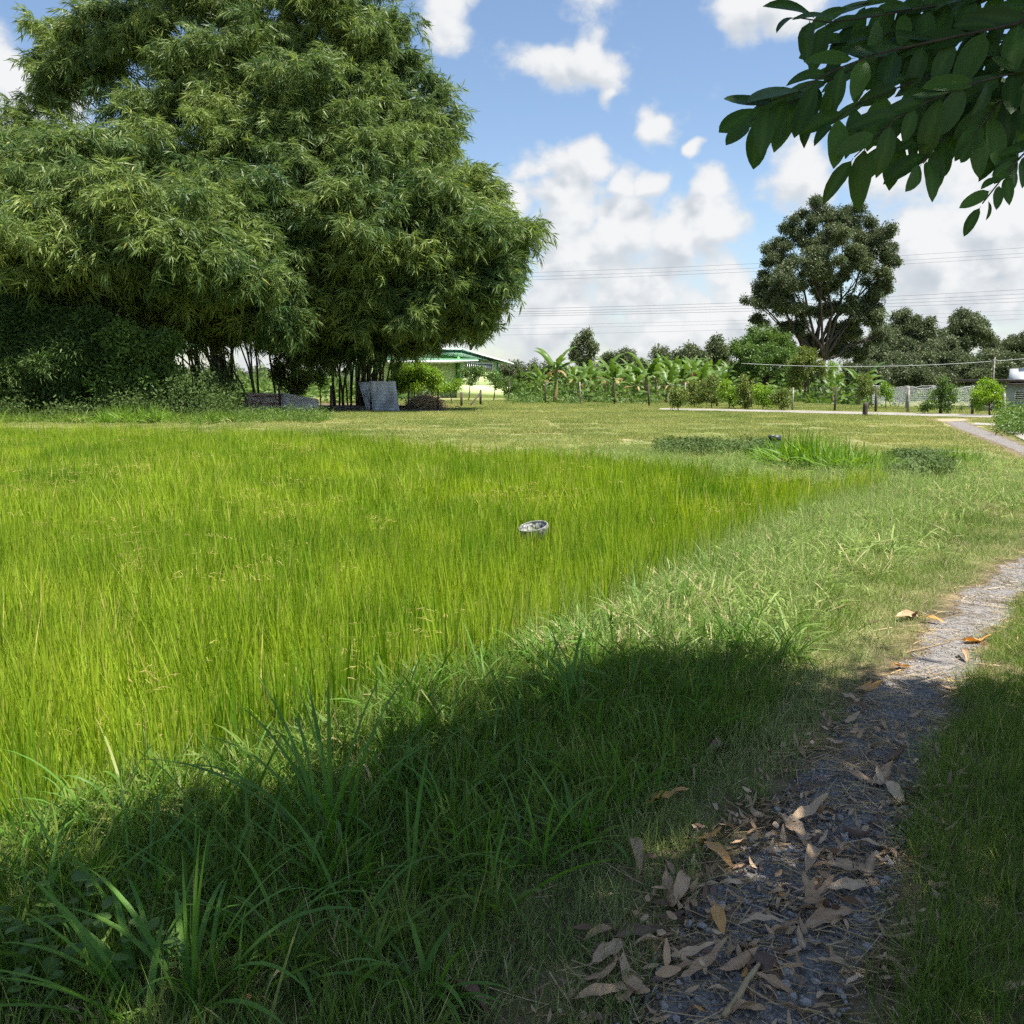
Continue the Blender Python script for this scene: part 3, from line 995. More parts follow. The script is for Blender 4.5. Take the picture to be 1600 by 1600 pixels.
def rice_mask(near):
    def f(x, y):
        d = np.hypot(x, y)
        ok = in_poly(x, y, RICE_POLY) & in_view(x, y, 0.3, 160)
        ok &= poly_dist(x, y, RICE_POLY) > 0.10 + 0.08 * np.sin(x * 5) * np.sin(y * 4)
        ok &= ~((np.abs(x - BASIN[0]) < 0.27) & (y < BASIN[1] + 0.25) & (y > BASIN[1] - 0.8))
        return ok & ((y < 10) if near else (y >= 10))
    return f


lay('rice_plants', rice_mask(True), (-9, 9, 0, 10), 0.5, 32, 'rice_near', 'young yellow-green rice in the near part of the paddy', 'rice', 7, zs=(0.72, 1.15))
lay('rice_plants', rice_mask(False), (-24, 12, 10, 31), 1.0, 85, 'rice_far', 'young yellow-green rice in the far part of the paddy', 'rice', 6, edge_wide=1.5, zs=(0.75, 1.12))


x, y = RNG.uniform(-14, 9, 5200), RNG.uniform(2.5, 27, 5200)
k = in_poly(x, y, RICE_POLY) & in_view(x, y) & (np.sin(x * 1.3 + 2 * np.sin(y * 0.7)) * np.sin(y * 1.1 + x * 0.4) > 0.30) & (np.hypot(x - BASIN[0], y - BASIN[1]) > 0.8)
stuff('paddy_weeds', x[k], y[k], 'sedge', 'straw-yellow sedge and dry stems scattered through the rice', 'weeds', rz(k.sum(), 0.15), RNG.uniform(0.8, 1.35, k.sum()))


# bank between rice and path
def dpath(x, y):
    return np.where(in_poly(x, y, PATH_POLY), -1, poly_dist(x, y, PATH_POLY))


def bank_mask(x, y):
    left = x < np.interp(y, PL[:14, 1], PL[:14, 0])
    e = wob_edge(x, y, 0.05)
    return left & (dpath(x, y) > 0.05 + e) & (~in_poly(x, y, RICE_POLY) | (poly_dist(x, y, RICE_POLY) < 0.1)) & in_view(x, y) & (y < 16)


lay('bank_grass', bank_mask, (-4.5, 9, 0.6, 16.2), 0.3, 28, 'grass_short', 'short trodden grass on the bank beside the gravel path', 'grass', 6, zs=(0.7, 1.3), size_fn=lambda x, y: np.where(y < 5.0, 1.5, 1.0))

# taller weedy grass towards the rice
x, y = RNG.uniform(-4.5, 13, 60000), RNG.uniform(0.8, 20, 60000)
dpth = np.where(in_poly(x, y, PATH_POLY), -1, poly_dist(x, y, PATH_POLY))
drice = np.where(in_poly(x, y, RICE_POLY), -poly_dist(x, y, RICE_POLY), poly_dist(x, y, RICE_POLY))
leftside = x < np.interp(y, PL[:14, 1], PL[:14, 0])
shadow = y < 5.2  # tree shade also put into colour: darker blades here, paler ones beyond
prob = sstep(1.6, 0.1, drice) * 0.85 + 0.10 + 0.25 * (np.sin(x * 2.1 + y) * np.sin(y * 1.7 - x) > 0.35)
prob = np.where(drice < -0.45, 0, prob) * sstep(0.35, 0.9, dpth)
k = leftside & in_view(x, y) & (RNG.random(len(x)) < prob) & ~shadow
n = k.sum()
stuff('bank_weeds', x[k], y[k], 'weed', 'pale green weedy grass along the edge of the rice', 'grass', rz(n, 0.2), RNG.uniform(0.6, 1.5, n))
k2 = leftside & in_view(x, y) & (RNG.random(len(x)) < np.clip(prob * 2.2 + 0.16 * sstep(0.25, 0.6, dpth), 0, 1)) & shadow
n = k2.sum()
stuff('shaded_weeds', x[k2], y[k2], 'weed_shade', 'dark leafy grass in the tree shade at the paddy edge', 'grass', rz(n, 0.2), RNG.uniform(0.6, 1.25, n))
print('weeds', k.sum(), k2.sum())

k3 = leftside & in_view(x, y, 0.2, 200) & (y < 6.0) & (dpth > 0.45) & (drice > -0.35) & (RNG.random(len(x)) < np.where(drice < 1.1, 0.20, 0.09))
n = k3.sum()
stuff('broad_blade_grass', x[k3], y[k3], 'broad', 'long arching broad-bladed grass covering the shaded bank', 'grass', rz(n, 0.15), RNG.uniform(0.6, 1.15, n))
print('broad', n)

# fine grass standing in the shade left of the path and all along its right side
x, y = RNG.uniform(-1.5, 8, 90000), RNG.uniform(0.5, 14, 90000)
dpth = np.where(in_poly(x, y, PATH_POLY), -1, poly_dist(x, y, PATH_POLY))
rightside = x > np.interp(y, PR[:14, 1], PR[:14, 0])
e = wob_edge(x, y, 0.06)
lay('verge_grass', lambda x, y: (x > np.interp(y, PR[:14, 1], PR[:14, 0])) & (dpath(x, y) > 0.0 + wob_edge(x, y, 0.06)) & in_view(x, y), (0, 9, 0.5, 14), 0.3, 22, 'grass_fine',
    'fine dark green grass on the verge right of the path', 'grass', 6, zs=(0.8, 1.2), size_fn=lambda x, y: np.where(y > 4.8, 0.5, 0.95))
tuft = G(1050, 1110)
tuft2 = G(870, 1130)
w = np.exp(-(((x - tuft[0]) / 0.55) ** 2 + ((y - tuft[1]) / 0.45) ** 2)) + 0.8 * np.exp(-(((x - tuft2[0]) / 0.6) ** 2 + ((y - tuft2[1]) / 0.5) ** 2))
k = ~rightside & (dpth > 0.35) & in_view(x, y) & (RNG.random(len(x)) < np.clip(w, 0, 1) * 0.8 + 0.03)
n = k.sum()
stuff('standing_grass', x[k], y[k], 'grass_stand', 'upright fine grass at the edge of the tree shade', 'grass', rz(n, 0.12), RNG.uniform(0.8, 1.35, n))

# lawn between the paddy and the road
road_poly = np.concatenate([RD0, RD1[::-1]])
side_poly = np.concatenate([W2([(1520, 664.5), (1550, 665.5), (1575, 676), (1600, 690), (1640, 712)]), W2([(1523, 661), (1562, 663), (1592, 674), (1620, 689), (1668, 712)])[::-1]])


def lawn_mask(x, y):
    ok = ~in_poly(x, y, RICE_POLY) & in_view(x, y, 0, 60) & (dpath(x, y) > 0.2) & ~in_poly(x, y, road_poly) & ~in_poly(x, y, side_poly) & ~in_poly(x, y, yard)
    return ok & ~((x < np.interp(y, PL[:14, 1], PL[:14, 0])) & (y < 15.5)) & (y > 11)


lay('lawn_grass', lawn_mask, (-36, 42, 9, 75), 1.5, 90, 'grass_far', 'mown yellow-green grass between the paddy and the lane', 'grass', 6, zs=(0.6, 1.2))

# leafy creepers by the tall tussocks, undergrowth below the bamboo
def patch(px0, px1, py0, py1, n, z=0.0):
    return np.array([G(RNG.uniform(px0, px1), RNG.uniform(py0, py1), z)[:2] for _ in range(n)])


c1 = np.concatenate([patch(1030, 1195, 696, 714, 230), patch(1395, 1475, 718, 750, 330)])
stuff('creeper', c1[:, 0], c1[:, 1], 'creeper', 'low dark green creeper spreading round the tall grass clumps', 'creeper', rz(len(c1), 0.25), RNG.uniform(0.7, 1.3, len(c1)))
c2 = np.concatenate([patch(-40, 260, 642, 659, 700), patch(200, 372, 642, 658, 420), patch(-40, 130, 632, 650, 500)])
o = scatter('undergrowth', np.c_[c2, RNG.uniform(0.1, 1.0, len(c2)) * np.where(c2[:, 1] > 38, 1.5, 0.5) * np.clip(0.7 + 0.7 * np.sin(c2[:, 0] * 1.3) * np.sin(c2[:, 0] * 0.47 + 1) + 0.25 * np.sin(c2[:, 0] * 3.1), 0.15, 1.5)], 'undergrowth', rz(len(c2), 0.5), RNG.uniform(0.5, 1.3, len(c2)))
tag(o, 'tangled dark undergrowth in front of the bamboo', 'undergrowth', kind='stuff')
c2 = patch(375, 505, 650, 662, 150)
o = scatter('sunlit_undergrowth', np.c_[c2, RNG.uniform(0.02, 0.30, len(c2))], 'leaf_lime_low', rz(len(c2), 0.4), RNG.uniform(0.35, 0.75, len(c2)))  # lighter-leaved copy of the undergrowth, sunlight put into its colour
tag(o, 'bright low weeds in front of the iron panels', 'weeds', kind='stuff')
c2 = np.concatenate([patch(-40, 380, 656, 664, 300), patch(380, 520, 655, 663, 60)])
stuff('undergrowth_grass', c2[:, 0], c2[:, 1], 'weed_shade', 'rough grass fringing the far edge of the rice', 'grass', rz(len(c2), 0.2), RNG.uniform(1.5, 3.0, len(c2)))  # darker blades picked so the fringe looks shaded by the bamboo
c3 = np.concatenate([patch(1565, 1650, 655, 682, 240), patch(790, 845, 622, 633, 90), patch(840, 1240, 628, 633, 160)])
o = scatter('field_weeds', np.c_[c3, RNG.uniform(0.05, 0.45, len(c3))], 'leaf_lime_low', rz(len(c3), 0.5), RNG.uniform(0.5, 0.9, len(c3)))
tag(o, 'bushy weeds at the edges of the lawn and along the far fence', 'weeds', kind='stuff')
# scrub between the fence and the horizon, and the far belt of trees
n = 2600
D_ = RNG.uniform(66, 150, n)
px_ = RNG.uniform(-150, 1750, n)
c5 = np.c_[(px_ - 800) / FPX * D_, D_]
tall = 0.5 + 1.3 * (np.sin(c5[:, 0] * 0.21) * np.sin(c5[:, 1] * 0.17) > 0.1)
c5 = np.c_[c5, ground_z(c5[:, 0], c5[:, 1]) + RNG.random(n) * tall]
keep = ~((px_ > 1380) & (D_ < 100)) & ~((px_ > 690) & (px_ < 800) & (D_ < 90))
o = scatter('scrub', c5[keep], 'leaf_mid', rz(keep.sum(), 0.6), RNG.uniform(1.2, 2.4, keep.sum()))
tag(o, 'low green scrub filling the ground behind the far fence', 'scrub', kind='stuff')
n = 9000
px_ = RNG.uniform(-300, 1900, n)
D_ = RNG.uniform(230, 270, n)
top = 3.2 + 2.2 * np.sin(px_ * 0.031) * np.sin(px_ * 0.0117 + 1) + 1.3 * np.sin(px_ * 0.11)
c6 = np.c_[(px_ - 800) / FPX * D_, D_, RNG.random(n) ** 0.7 * np.maximum(top, 1.2)]
o = scatter('treeline', c6, 'leaf_dark', rz(n, 0.6), RNG.uniform(2.0, 3.6, n))
tag(o, 'dark far-off belt of trees along the horizon', 'treeline', kind='stuff')
c4 = np.concatenate([patch(0, 150, 1500, 1610, 12), patch(160, 300, 1560, 1600, 3)])
stuff('broadleaf_weeds', c4[:, 0], c4[:, 1], 'clover', 'round-leaved green weeds low in the shaded grass', 'weeds', rz(len(c4), 0.2), RNG.uniform(0.8, 1.3, len(c4)), dz=0.06)

# gravel stones and straw on the path
def on_path(n, y0, y1, spread=0.0):
    y = RNG.uniform(y0, y1, n)
    t = RNG.uniform(-spread, 1 + spread, n)
    return np.interp(y, PL[:, 1], PL[:, 0]) * (1 - t) + np.interp(y, PR[:, 1], PR[:, 0]) * t, y


x1, y1 = on_path(10000, 1.6, 4.6, 0.08)
x2, y2 = on_path(7000, 4.6, 11, 0.0)
x, y = np.r_[x1, x2], np.r_[y1, y2]
pn = np.sin(x * 6 + 2 * np.sin(y * 4)) * np.sin(y * 5 + x * 3)
kk = pn > -0.35
x, y = x[kk], y[kk]
n = len(x)
o = scatter('gravel', np.c_[x, y, np.full(n, 0.009)], 'stone', RNG.random((n, 3)) * 6, 0.005 + 0.012 * RNG.random(n) ** 2.2)
tag(o, 'loose blue-grey gravel on the narrow path', 'gravel', kind='stuff')
x1, y1 = on_path(520, 1.7, 3.4, 0.02)
n = len(x1)
o = scatter('pebbles', np.c_[x1, y1, np.full(n, 0.012)], 'stone', RNG.random((n, 3)) * 6, 0.014 + 0.022 * RNG.random(n) ** 2)
tag(o, 'larger pebbles standing out of the gravel near the camera', 'pebbles', kind='stuff')
xx, yy = on_path(430, 1.7, 4.2, 0.40)
n = len(xx)
o = scatter('leaf_litter', np.c_[xx, yy, ground_z(xx, yy) + RNG.uniform(0.010, 0.026, n)], 'crumb', np.c_[RNG.normal(0, 0.45, (n, 2)), RNG.random(n) * 6.3], RNG.uniform(0.6, 1.4, n))
tag(o, 'crumbled brown leaf litter along the path', 'litter', kind='stuff')
x1, y1 = on_path(520, 1.6, 5.0, 0.28)
x2, y2 = on_path(260, 5.0, 11, 0.35)
x3, y3 = RNG.uniform(-0.8, 2.2, 300), RNG.uniform(2.0, 5.0, 300)
x, y = np.r_[x1, x2, x3], np.r_[y1, y2, y3]
n = len(x)
o = scatter('straw_litter', np.c_[x, y, np.full(n, 0.012) + ground_z(x, y)], 'straw', np.c_[np.zeros((n, 2)), RNG.random(n) * 6.3], RNG.uniform(0.6, 1.3, n))
tag(o, 'dry straw and stalks littering the path', 'straw', kind='stuff')


# ================================================================== trees
def lobe_points(lobes, per_px2, shell=0.55, lump=0.25, rng=RNG, sub=5):
    """points through the outer part of each lobe (px, py, rx, ry, D), gathered in smaller tufts; also the outward direction"""
    P, U = [], []

    def fill(c, rad, n, sh):
        u = norm(rng.normal(size=(n, 3)))
        r = sh + (1 - sh) * rng.random(n) ** 0.7
        ph = rng.random(3) * 6
        r = r * (1 - lump + lump * (np.sin(u[:, 0] * 5 + ph[0]) * np.sin(u[:, 2] * 6 + ph[1]) + np.sin(u[:, 1] * 5 + ph[2]) * 0.5))
        P.append(c + u * r[:, None] * rad)
        U.append(u)
    for (px, py, rx, ry, D) in lobes:
        c = A(px, py, D)
        s = D / FPX
        rad = np.array([rx * s, max(min(rx, ry), 0.7 * max(rx, ry)) * s, ry * s])
        n = max(8, int(per_px2 * math.pi * rx * ry))
        if sub and n > 24:
            fill(c, rad, int(n * 0.3), shell * 0.6)
            k = sub if n < 150 else sub + 3
            for j in range(k):
                u = norm(rng.normal(size=3))
                f = rng.uniform(0.22, 0.46)
                cc = c + u * rad * rng.uniform(0.60, 0.98)
                fill(cc, rad * f * np.array([1.1, 1.1, 0.85]), max(3, int(n * 0.7 / k)), shell * 0.7)
        else:
            fill(c, rad, n, shell)
    return np.concatenate(P), np.concatenate(U)


def limb_mesh(name, limbs, mat, base, sides=6):
    parts = []
    for pts, r0, r1 in limbs:
        pts = np.asarray(pts) - np.asarray(base)
        parts.append(tube(pts, np.linspace(r0, r1, len(pts)), sides))
    V, Q, T = tubes(parts)
    return mesh(name, V, Q, T, mats=[mat], smooth=True)


def tree(name, label, base, lobes, tmpl, bark, dens, size, trunk_r, cat='tree', group=None, stems=1, shell=0.5, lump=0.25, droop=0.0, spread=0.8, limb_n=None):
    base = np.asarray(base, float)
    Dm = float(np.mean([l[4] for l in lobes]))
    base = np.array([base[0] / base[1] * Dm, Dm, 0.0])
    base[2] = ground_z(base[0], base[1])
    root = thing(name, label, cat, base, group)
    lr = [min(l[2], l[3]) * l[4] / FPX for l in lobes]
    cs = [A(*l[:2], l[4]) for l in lobes]
    top = np.mean(cs, axis=0)
    zlow = min(c[2] for c in cs)
    limbs = []
    for s in range(stems):
        off = RNG.normal(0, spread, 3) * (stems > 1)
        off[2] = 0
        fork = base * 0.35 + top * 0.65 + off * 2.0
        fork[2] = base[2] + max(0.35 * (top[2] - base[2]), 0.8 * (zlow - base[2]))
        b0 = base + off * 0.45 - np.array([0, 0, 0.15])
        limbs.append((bent(b0, fork, 7, 0.025), trunk_r, trunk_r * 0.6))
        mine = [(c, lr[i]) for i, c in enumerate(cs) if i % stems == s]
        for c, rr_ in mine:
            L_ = bent(fork, c, 6, 0.035)
            limbs.append((L_, trunk_r * 0.45, trunk_r * 0.10))
            for j in range(2):
                q = c + norm(RNG.normal(0, 1, 3)) * rr_ * 0.6
                limbs.append((bent(L_[3], q, 5, 0.04), trunk_r * 0.2, trunk_r * 0.04))
    link('trunk', limb_mesh('trunk', limbs, M[bark], base), root)
    P, U = lobe_points(lobes, dens, shell, lump)
    ok = P[:, 2] > 0.25
    P, U = P[ok], U[ok]
    n = len(P)
    az = np.arctan2(U[:, 1], U[:, 0]) + RNG.normal(0, 0.6, n)
    rot = np.c_[RNG.normal(0, 0.35, n), RNG.normal(droop, 0.35, n), az]
    cr = scatter('crown', P, tmpl, rot, RNG.uniform(size * 0.7, size * 1.25, n), root, base)
    tag(cr, kind='stuff')
    return root


# --- the bamboo: culms in tight clumps, plumes of drooping leaves above
BAM_A = [(330, -50, 200, 90, 55), (200, 70, 95, 70, 55), (310, 60, 120, 95, 53), (260, 170, 130, 80, 52), (130, 130, 60, 45, 55),
         (400, 130, 120, 90, 51), (380, 250, 120, 80, 50), (230, 260, 100, 60, 49), (90, 245, 70, 42, 51), (30, 250, 60, 45, 50),
         (70, 320, 100, 55, 41), (190, 325, 90, 55, 41), (110, 390, 110, 50, 40), (270, 370, 85, 60, 41), (330, 420, 75, 60, 43),
         (240, 440, 90, 55, 47), (400, 480, 60, 60, 46), (120, 455, 110, 45, 49), (20, 420, 60, 70, 48),
         (300, 480, 70, 50, 50), (200, 500, 70, 45, 52), (390, 330, 110, 90, 56), (300, 420, 120, 80, 56), (200, 410, 130, 70, 55), (400, 440, 80, 90, 55), (60, 480, 90, 60, 54), (170, 380, 60, 40, 42), (60, 400, 60, 40, 42), (60, 470, 80, 50, 43), (170, 460, 70, 50, 43), (250, 490, 60, 44, 45), (330, 490, 50, 40, 47),
         (150, 260, 80, 50, 46), (250, 300, 80, 50, 45), (330, 335, 60, 60, 45), (410, 390, 60, 60, 46), (420, 300, 70, 60, 47), (60, 270, 60, 40, 46)]
BAM_A_TIPS = [(60, 38, 20, 10, 55), (85, 58, 18, 12, 55), (105, 40, 12, 14, 55), (62, 98, 20, 10, 55), (95, 92, 26, 13, 55), (52, 152, 18, 9, 55), (85, 150, 26, 12, 55),
              (20, 175, 20, 12, 54), (60, 190, 26, 16, 54), (150, 20, 26, 12, 55), (180, 15, 24, 22, 55)]
BAM_B = [(470, 20, 130, 90, 55), (540, 100, 100, 80, 54), (600, 90, 45, 50, 55), (630, 170, 55, 45, 54), (590, 190, 80, 60, 53), (480, 220, 100, 80, 51),
         (650, 250, 55, 45, 53), (560, 280, 90, 70, 49), (560, 350, 80, 60, 47), (650, 330, 80, 60, 49), (720, 300, 38, 34, 52), (700, 370, 70, 60, 49),
         (765, 370, 42, 40, 51), (740, 430, 50, 45, 50), (620, 420, 95, 55, 48), (690, 470, 65, 55, 50), (520, 430, 90, 70, 49), (590, 490, 90, 45, 49),
         (480, 500, 65, 55, 51), (680, 512, 46, 24, 52), (620, 530, 56, 24, 51), (730, 500, 22, 26, 51), (500, 340, 80, 70, 50), (480, 530, 36, 34, 52), (450, 350, 100, 100, 57), (540, 430, 110, 80, 56), (640, 400, 90, 80, 55), (560, 180, 110, 90, 57), (600, 500, 100, 40, 55)]
BAM_B_TIPS = [(560, 15, 20, 22, 55), (610, 45, 20, 18, 54), (632, 85, 12, 14, 54), (655, 120, 14, 18, 54), (690, 150, 16, 16, 54), (705, 178, 14, 12, 54), (690, 200, 22, 14, 54),
              (745, 275, 16, 10, 52), (755, 320, 18, 14, 52), (800, 375, 18, 16, 51), (820, 385, 12, 9, 51), (795, 410, 18, 16, 51), (690, 235, 14, 12, 54)]


def bamboo(label, base_px, ncul, lobes, tips, spread):
    base = np.asarray(G(base_px, 633.5))
    base[2] = 0
    root = thing('bamboo_clump', label, 'bamboo', base, 'bamboo clumps beyond the rice')
    cs = [A(l[0], l[1], l[4]) for l in lobes + tips]
    shapes = []
    for i in range(ncul):
        b = base + np.array([RNG.normal(0, spread), RNG.normal(0, spread * 0.7), -0.1])
        tgt = cs[i % len(cs)]
        k = 9
        t = np.linspace(0, 1, k)[:, None]
        ctrl = b + np.array([(tgt[0] - b[0]) * 0.12, (tgt[1] - b[1]) * 0.12, max(tgt[2], 5) * 0.85])
        P = (1 - t) ** 2 * b + 2 * t * (1 - t) * ctrl + t ** 2 * tgt
        V, Q, T = tube(P - base, np.linspace(0.068, 0.018, k) * RNG.uniform(0.8, 1.2), 5)
        link('culm', mesh('culm', V, Q, T, mats=[M['culm']], smooth=True), root)
    # thin side shoots leaning out low down
    P, U = [], []
    for (px, py, rx, ry, D) in lobes:
        c, s_ = A(px, py, D), D / FPX
        rad = np.array([rx, max(min(rx, ry), 0.75 * max(rx, ry)), ry]) * s_
        airy = 0.36 if py < 200 else 0.62 if py < 330 else 0.9
        for j in range(int(2.1 * airy * rx * ry / 26 ** 2) + 2):
            u = norm(RNG.normal(size=3) + (0, -0.25, 0.1))
            cc = c + u * rad * RNG.uniform(0.35, 1.12)
            tr_ = RNG.uniform(15, 34) * s_
            k_ = int(RNG.uniform(26, 60) * (tr_ / (25 * s_)) ** 1.5) + 6
            v_ = norm(RNG.normal(size=(k_, 3)) * (1, 1, 0.8) + (0, 0, 0.25))
            P.append(cc + v_ * (tr_ * RNG.random(k_) ** 0.45)[:, None] * (1.15, 1.15, 0.8))
            U.append(v_ + u * 0.5)
        k_ = int(rx * ry * airy / 150)
        v_ = norm(RNG.normal(size=(k_, 3)))
        P.append(c + v_ * RNG.uniform(0.2, 0.95, k_)[:, None] * rad)
        U.append(v_)
    P, U = np.concatenate(P), np.concatenate(U)
    pl_, ul_ = [], []
    for j in range(130):
        l = lobes[RNG.integers(0, len(lobes))]
        c, s_ = A(l[0], l[1], l[4]), l[4] / FPX
        u = norm(RNG.normal(size=3) * (1.2, 0.8, 0.7) + (0, -0.2, 0.75))
        rad_ = np.array([l[2], min(l[2], l[3]), l[3]]) * s_
        L_ = RNG.uniform(0.35, 0.75)
        k_ = RNG.integers(9, 20)
        t_ = np.sort(RNG.random(k_))
        Q_ = c + u * rad_ * (0.8 + L_ * t_)[:, None] + RNG.normal(0, 0.16, (k_, 3))
        Q_[:, 2] -= 0.8 * (L_ * t_) ** 2 * np.linalg.norm(rad_)
        pl_.append(Q_)
        ul_.append(np.repeat(u[None], k_, 0))
    P, U = np.concatenate([P] + pl_), np.concatenate([U] + ul_)
    P2, U2 = lobe_points(tips, 1 / 26.0, 0.0, 0.3)
    P, U = np.concatenate([P, P2]), np.concatenate([U, U2])
    ok = P[:, 2] > 0.8
    P, U = P[ok], U[ok]
    n = len(P)
    az = np.arctan2(U[:, 1], U[:, 0]) + RNG.normal(0, 0.7, n)
    rot = np.c_[RNG.normal(0, 0.5, n), RNG.normal(0.12, 0.55, n), az]
    cr = scatter('foliage', P, 'bamboo', rot, RNG.uniform(0.75, 1.25, n), root, base)
    tag(cr, kind='stuff')
    print('bamboo sprays', n)
    return root


bamboo('tall bamboo clump whose foliage hangs over the rusty iron panel', 340, 46, BAM_A, BAM_A_TIPS, 1.3)
bamboo('tall bamboo clump with bare culms behind the leaning iron sheet', 566, 44, BAM_B, BAM_B_TIPS, 0.85)

tree('leafy_tree', 'feathery dark green tree at the foot of the bamboo, cut by the photo edge', G(100, 634), [(30, 500, 60, 45, 40), (-10, 560, 55, 45, 39), (80, 560, 55, 40, 39.5),
     (130, 525, 50, 42, 40), (40, 590, 60, 35, 39.5), (-30, 480, 50, 60, 41), (110, 590, 40, 30, 40)], 'feather', 'bark', 1 / 14, 1.0, 0.24)
tree('leafy_tree', 'small feathery tree with mid green leaves between bamboo and edge tree', G(215, 633), [(190, 545, 46, 36, 40), (240, 570, 40, 30, 41), (160, 580, 36, 32, 40), (250, 540, 32, 34, 41),
     (215, 598, 36, 18, 40)], 'leaf_mid', 'bark', 1 / 16, 0.8, 0.16)
tree('leafy_tree', 'brownish tree crown showing past the right flank of the bamboo', G(700, 622), [(755, 470, 26, 26, 98), (770, 490, 18, 14, 98), (740, 510, 26, 20, 98), (760, 450, 16, 14, 98), (745, 530, 12, 8, 98)],
     'leaf_olive', 'bark', 1 / 8, 0.8, 0.18, shell=0.2)

# --- shrubs in the gaps under the bamboo and by the house
sh = 'shrubs round the bamboo and the house'
tree('shrub', 'yellow-green shrub under the bamboo beside the pale iron panel', G(450, 630), [(440, 575, 22, 22, 56), (470, 590, 22, 18, 56), (455, 605, 26, 14, 56)], 'leaf_olive', 'bark', 1 / 16, 0.7, 0.05, 'shrub', sh)
tree('shrub', 'small leafy shrub between the two bamboo clumps', G(500, 629), [(495, 590, 16, 22, 58), (508, 570, 14, 20, 58)], 'leaf_lime', 'bark', 1 / 20, 0.6, 0.04, 'shrub', sh)
tree('shrub', 'lime green bush behind the straw heap', G(648, 628.5), [(635, 580, 24, 18, 60), (660, 585, 26, 20, 60), (648, 600, 34, 14, 60), (675, 595, 18, 18, 60), (625, 597, 18, 15, 60)], 'leaf_lime', 'bark', 1 / 12, 0.6, 0.06, 'shrub', sh)
tree('shrub', 'low round bush left of the trimmed trees by the green house', G(707, 624), [(700, 604, 14, 9, 66), (713, 601, 10, 9, 66), (690, 608, 10, 8, 66)], 'leaf_lime', 'bark', 1 / 9, 0.5, 0.04, 'shrub', sh)
tree('shrub', 'small dark trimmed tree in front of the green house wall', G(731, 621), [(728, 585, 11, 10, 74), (738, 580, 14, 9, 74), (750, 584, 12, 11, 74), (734, 594, 14, 7, 74)], 'leaf_mid', 'bark_pale', 1 / 8, 0.5, 0.06, 'shrub', sh)
tree('shrub', 'small dark trimmed tree by the corner of the green house', G(771, 620.5), [(766, 588, 10, 9, 76), (778, 590, 12, 10, 76), (773, 600, 14, 8, 76), (786, 598, 10, 9, 76)], 'leaf_mid', 'bark_pale', 1 / 8, 0.5, 0.06, 'shrub', sh)
tree('shrub', 'grey-green bush right of the green house', G(805, 620), [(800, 600, 14, 12, 78), (812, 606, 14, 9, 78), (798, 612, 14, 6, 78)], 'leaf_mid', 'bark', 1 / 8, 0.5, 0.04, 'shrub', sh)
for (px, w, lab) in ((800, 20, 'dark hedge-like tree beside the eave of the green house'), (835, 24, 'dark round tree behind the first banana plant'), (870, 22, 'dark low tree behind the banana plants near the lone tall tree')):
    tree('dark_tree', lab, G(px, 611), [(px - w * .4, 578, w * .7, 12, 100), (px + w * .4, 580, w * .7, 13, 100), (px, 592, w, 12, 100)], 'leaf_dark', 'bark', 1 / 9, 0.9, 0.12)

# --- far trees
ft = 'trees on the horizon'
tree('far_tree', 'lone tall dark tree rising above the banana plants', G(912, 605.5), [(912, 528, 14, 11, 150), (902, 545, 11, 12, 150), (922, 543, 13, 11, 150), (912, 558, 16, 10, 150), (900, 556, 8, 7, 150), (915, 575, 12, 8, 150)], 'leaf_dark', 'bark_pale', 1 / 6, 1.4, 0.3, group=ft)
for (px, py, w, h, D, lab) in ((955, 562, 16, 14, 170, 'low grey-green tree right of the lone tall tree'), (978, 557, 16, 12, 165, 'flat-topped far tree left of the central banana leaves'),
                               (1033, 558, 16, 17, 150, 'slender dark far tree just right of the central banana leaves'), (1080, 560, 25, 22, 140, 'broad round dark tree in the middle of the horizon'),
                               (1121, 545, 19, 19, 150, 'dark tree close to the feathery green tree'), (1058, 572, 16, 12, 160, 'small dark tree beside the broad round tree'), (1002, 572, 16, 10, 170, 'lowest dark tree behind the central banana leaves')):
    tree('far_tree', lab, G(px, 606), [(px - w * .35, py - h * .1, w * .6, h * .65, D), (px + w * .35, py, w * .6, h * .6, D), (px, py - h * .45, w * .5, h * .5, D), (px, py + h * .6, w * .95, h * .6, D), (px, py + h * 1.2, w * .8, h * .6, D)], 'leaf_dark', 'bark', 1 / 6, 1.5, 0.25, group=ft)

# --- the big airy tree and its neighbours
BIG = [(1285, 335, 38, 24, 88), (1330, 345, 40, 26, 88), (1370, 375, 30, 30, 88), (1248, 365, 32, 26, 88), (1300, 375, 50, 26, 86), (1390, 400, 14, 24, 88),
       (1215, 400, 30, 24, 88), (1270, 410, 45, 26, 85), (1350, 415, 36, 30, 87), (1195, 440, 26, 20, 88), (1235, 445, 40, 26, 85), (1300, 445, 40, 22, 87), (1375, 445, 22, 26, 88),
       (1185, 470, 22, 16, 88), (1225, 480, 38, 22, 86), (1285, 485, 34, 20, 88), (1340, 480, 36, 24, 88), (1190, 500, 16, 10, 88), (1245, 512, 30, 14, 88), (1320, 515, 34, 20, 89),
       (1365, 490, 18, 20, 88), (1300, 545, 26, 20, 90), (1340, 545, 26, 20, 90), (1215, 530, 26, 16, 89), (1270, 540, 26, 16, 90), (1375, 520, 18, 14, 90)]
tree('big_tree', 'huge airy tree with several trunks towering above the far fence', G(1285, 613), BIG, 'leaf_dark', 'bark', 1 / 5.0, 0.75, 0.34, stems=3, shell=0.25, lump=0.35, spread=0.6)
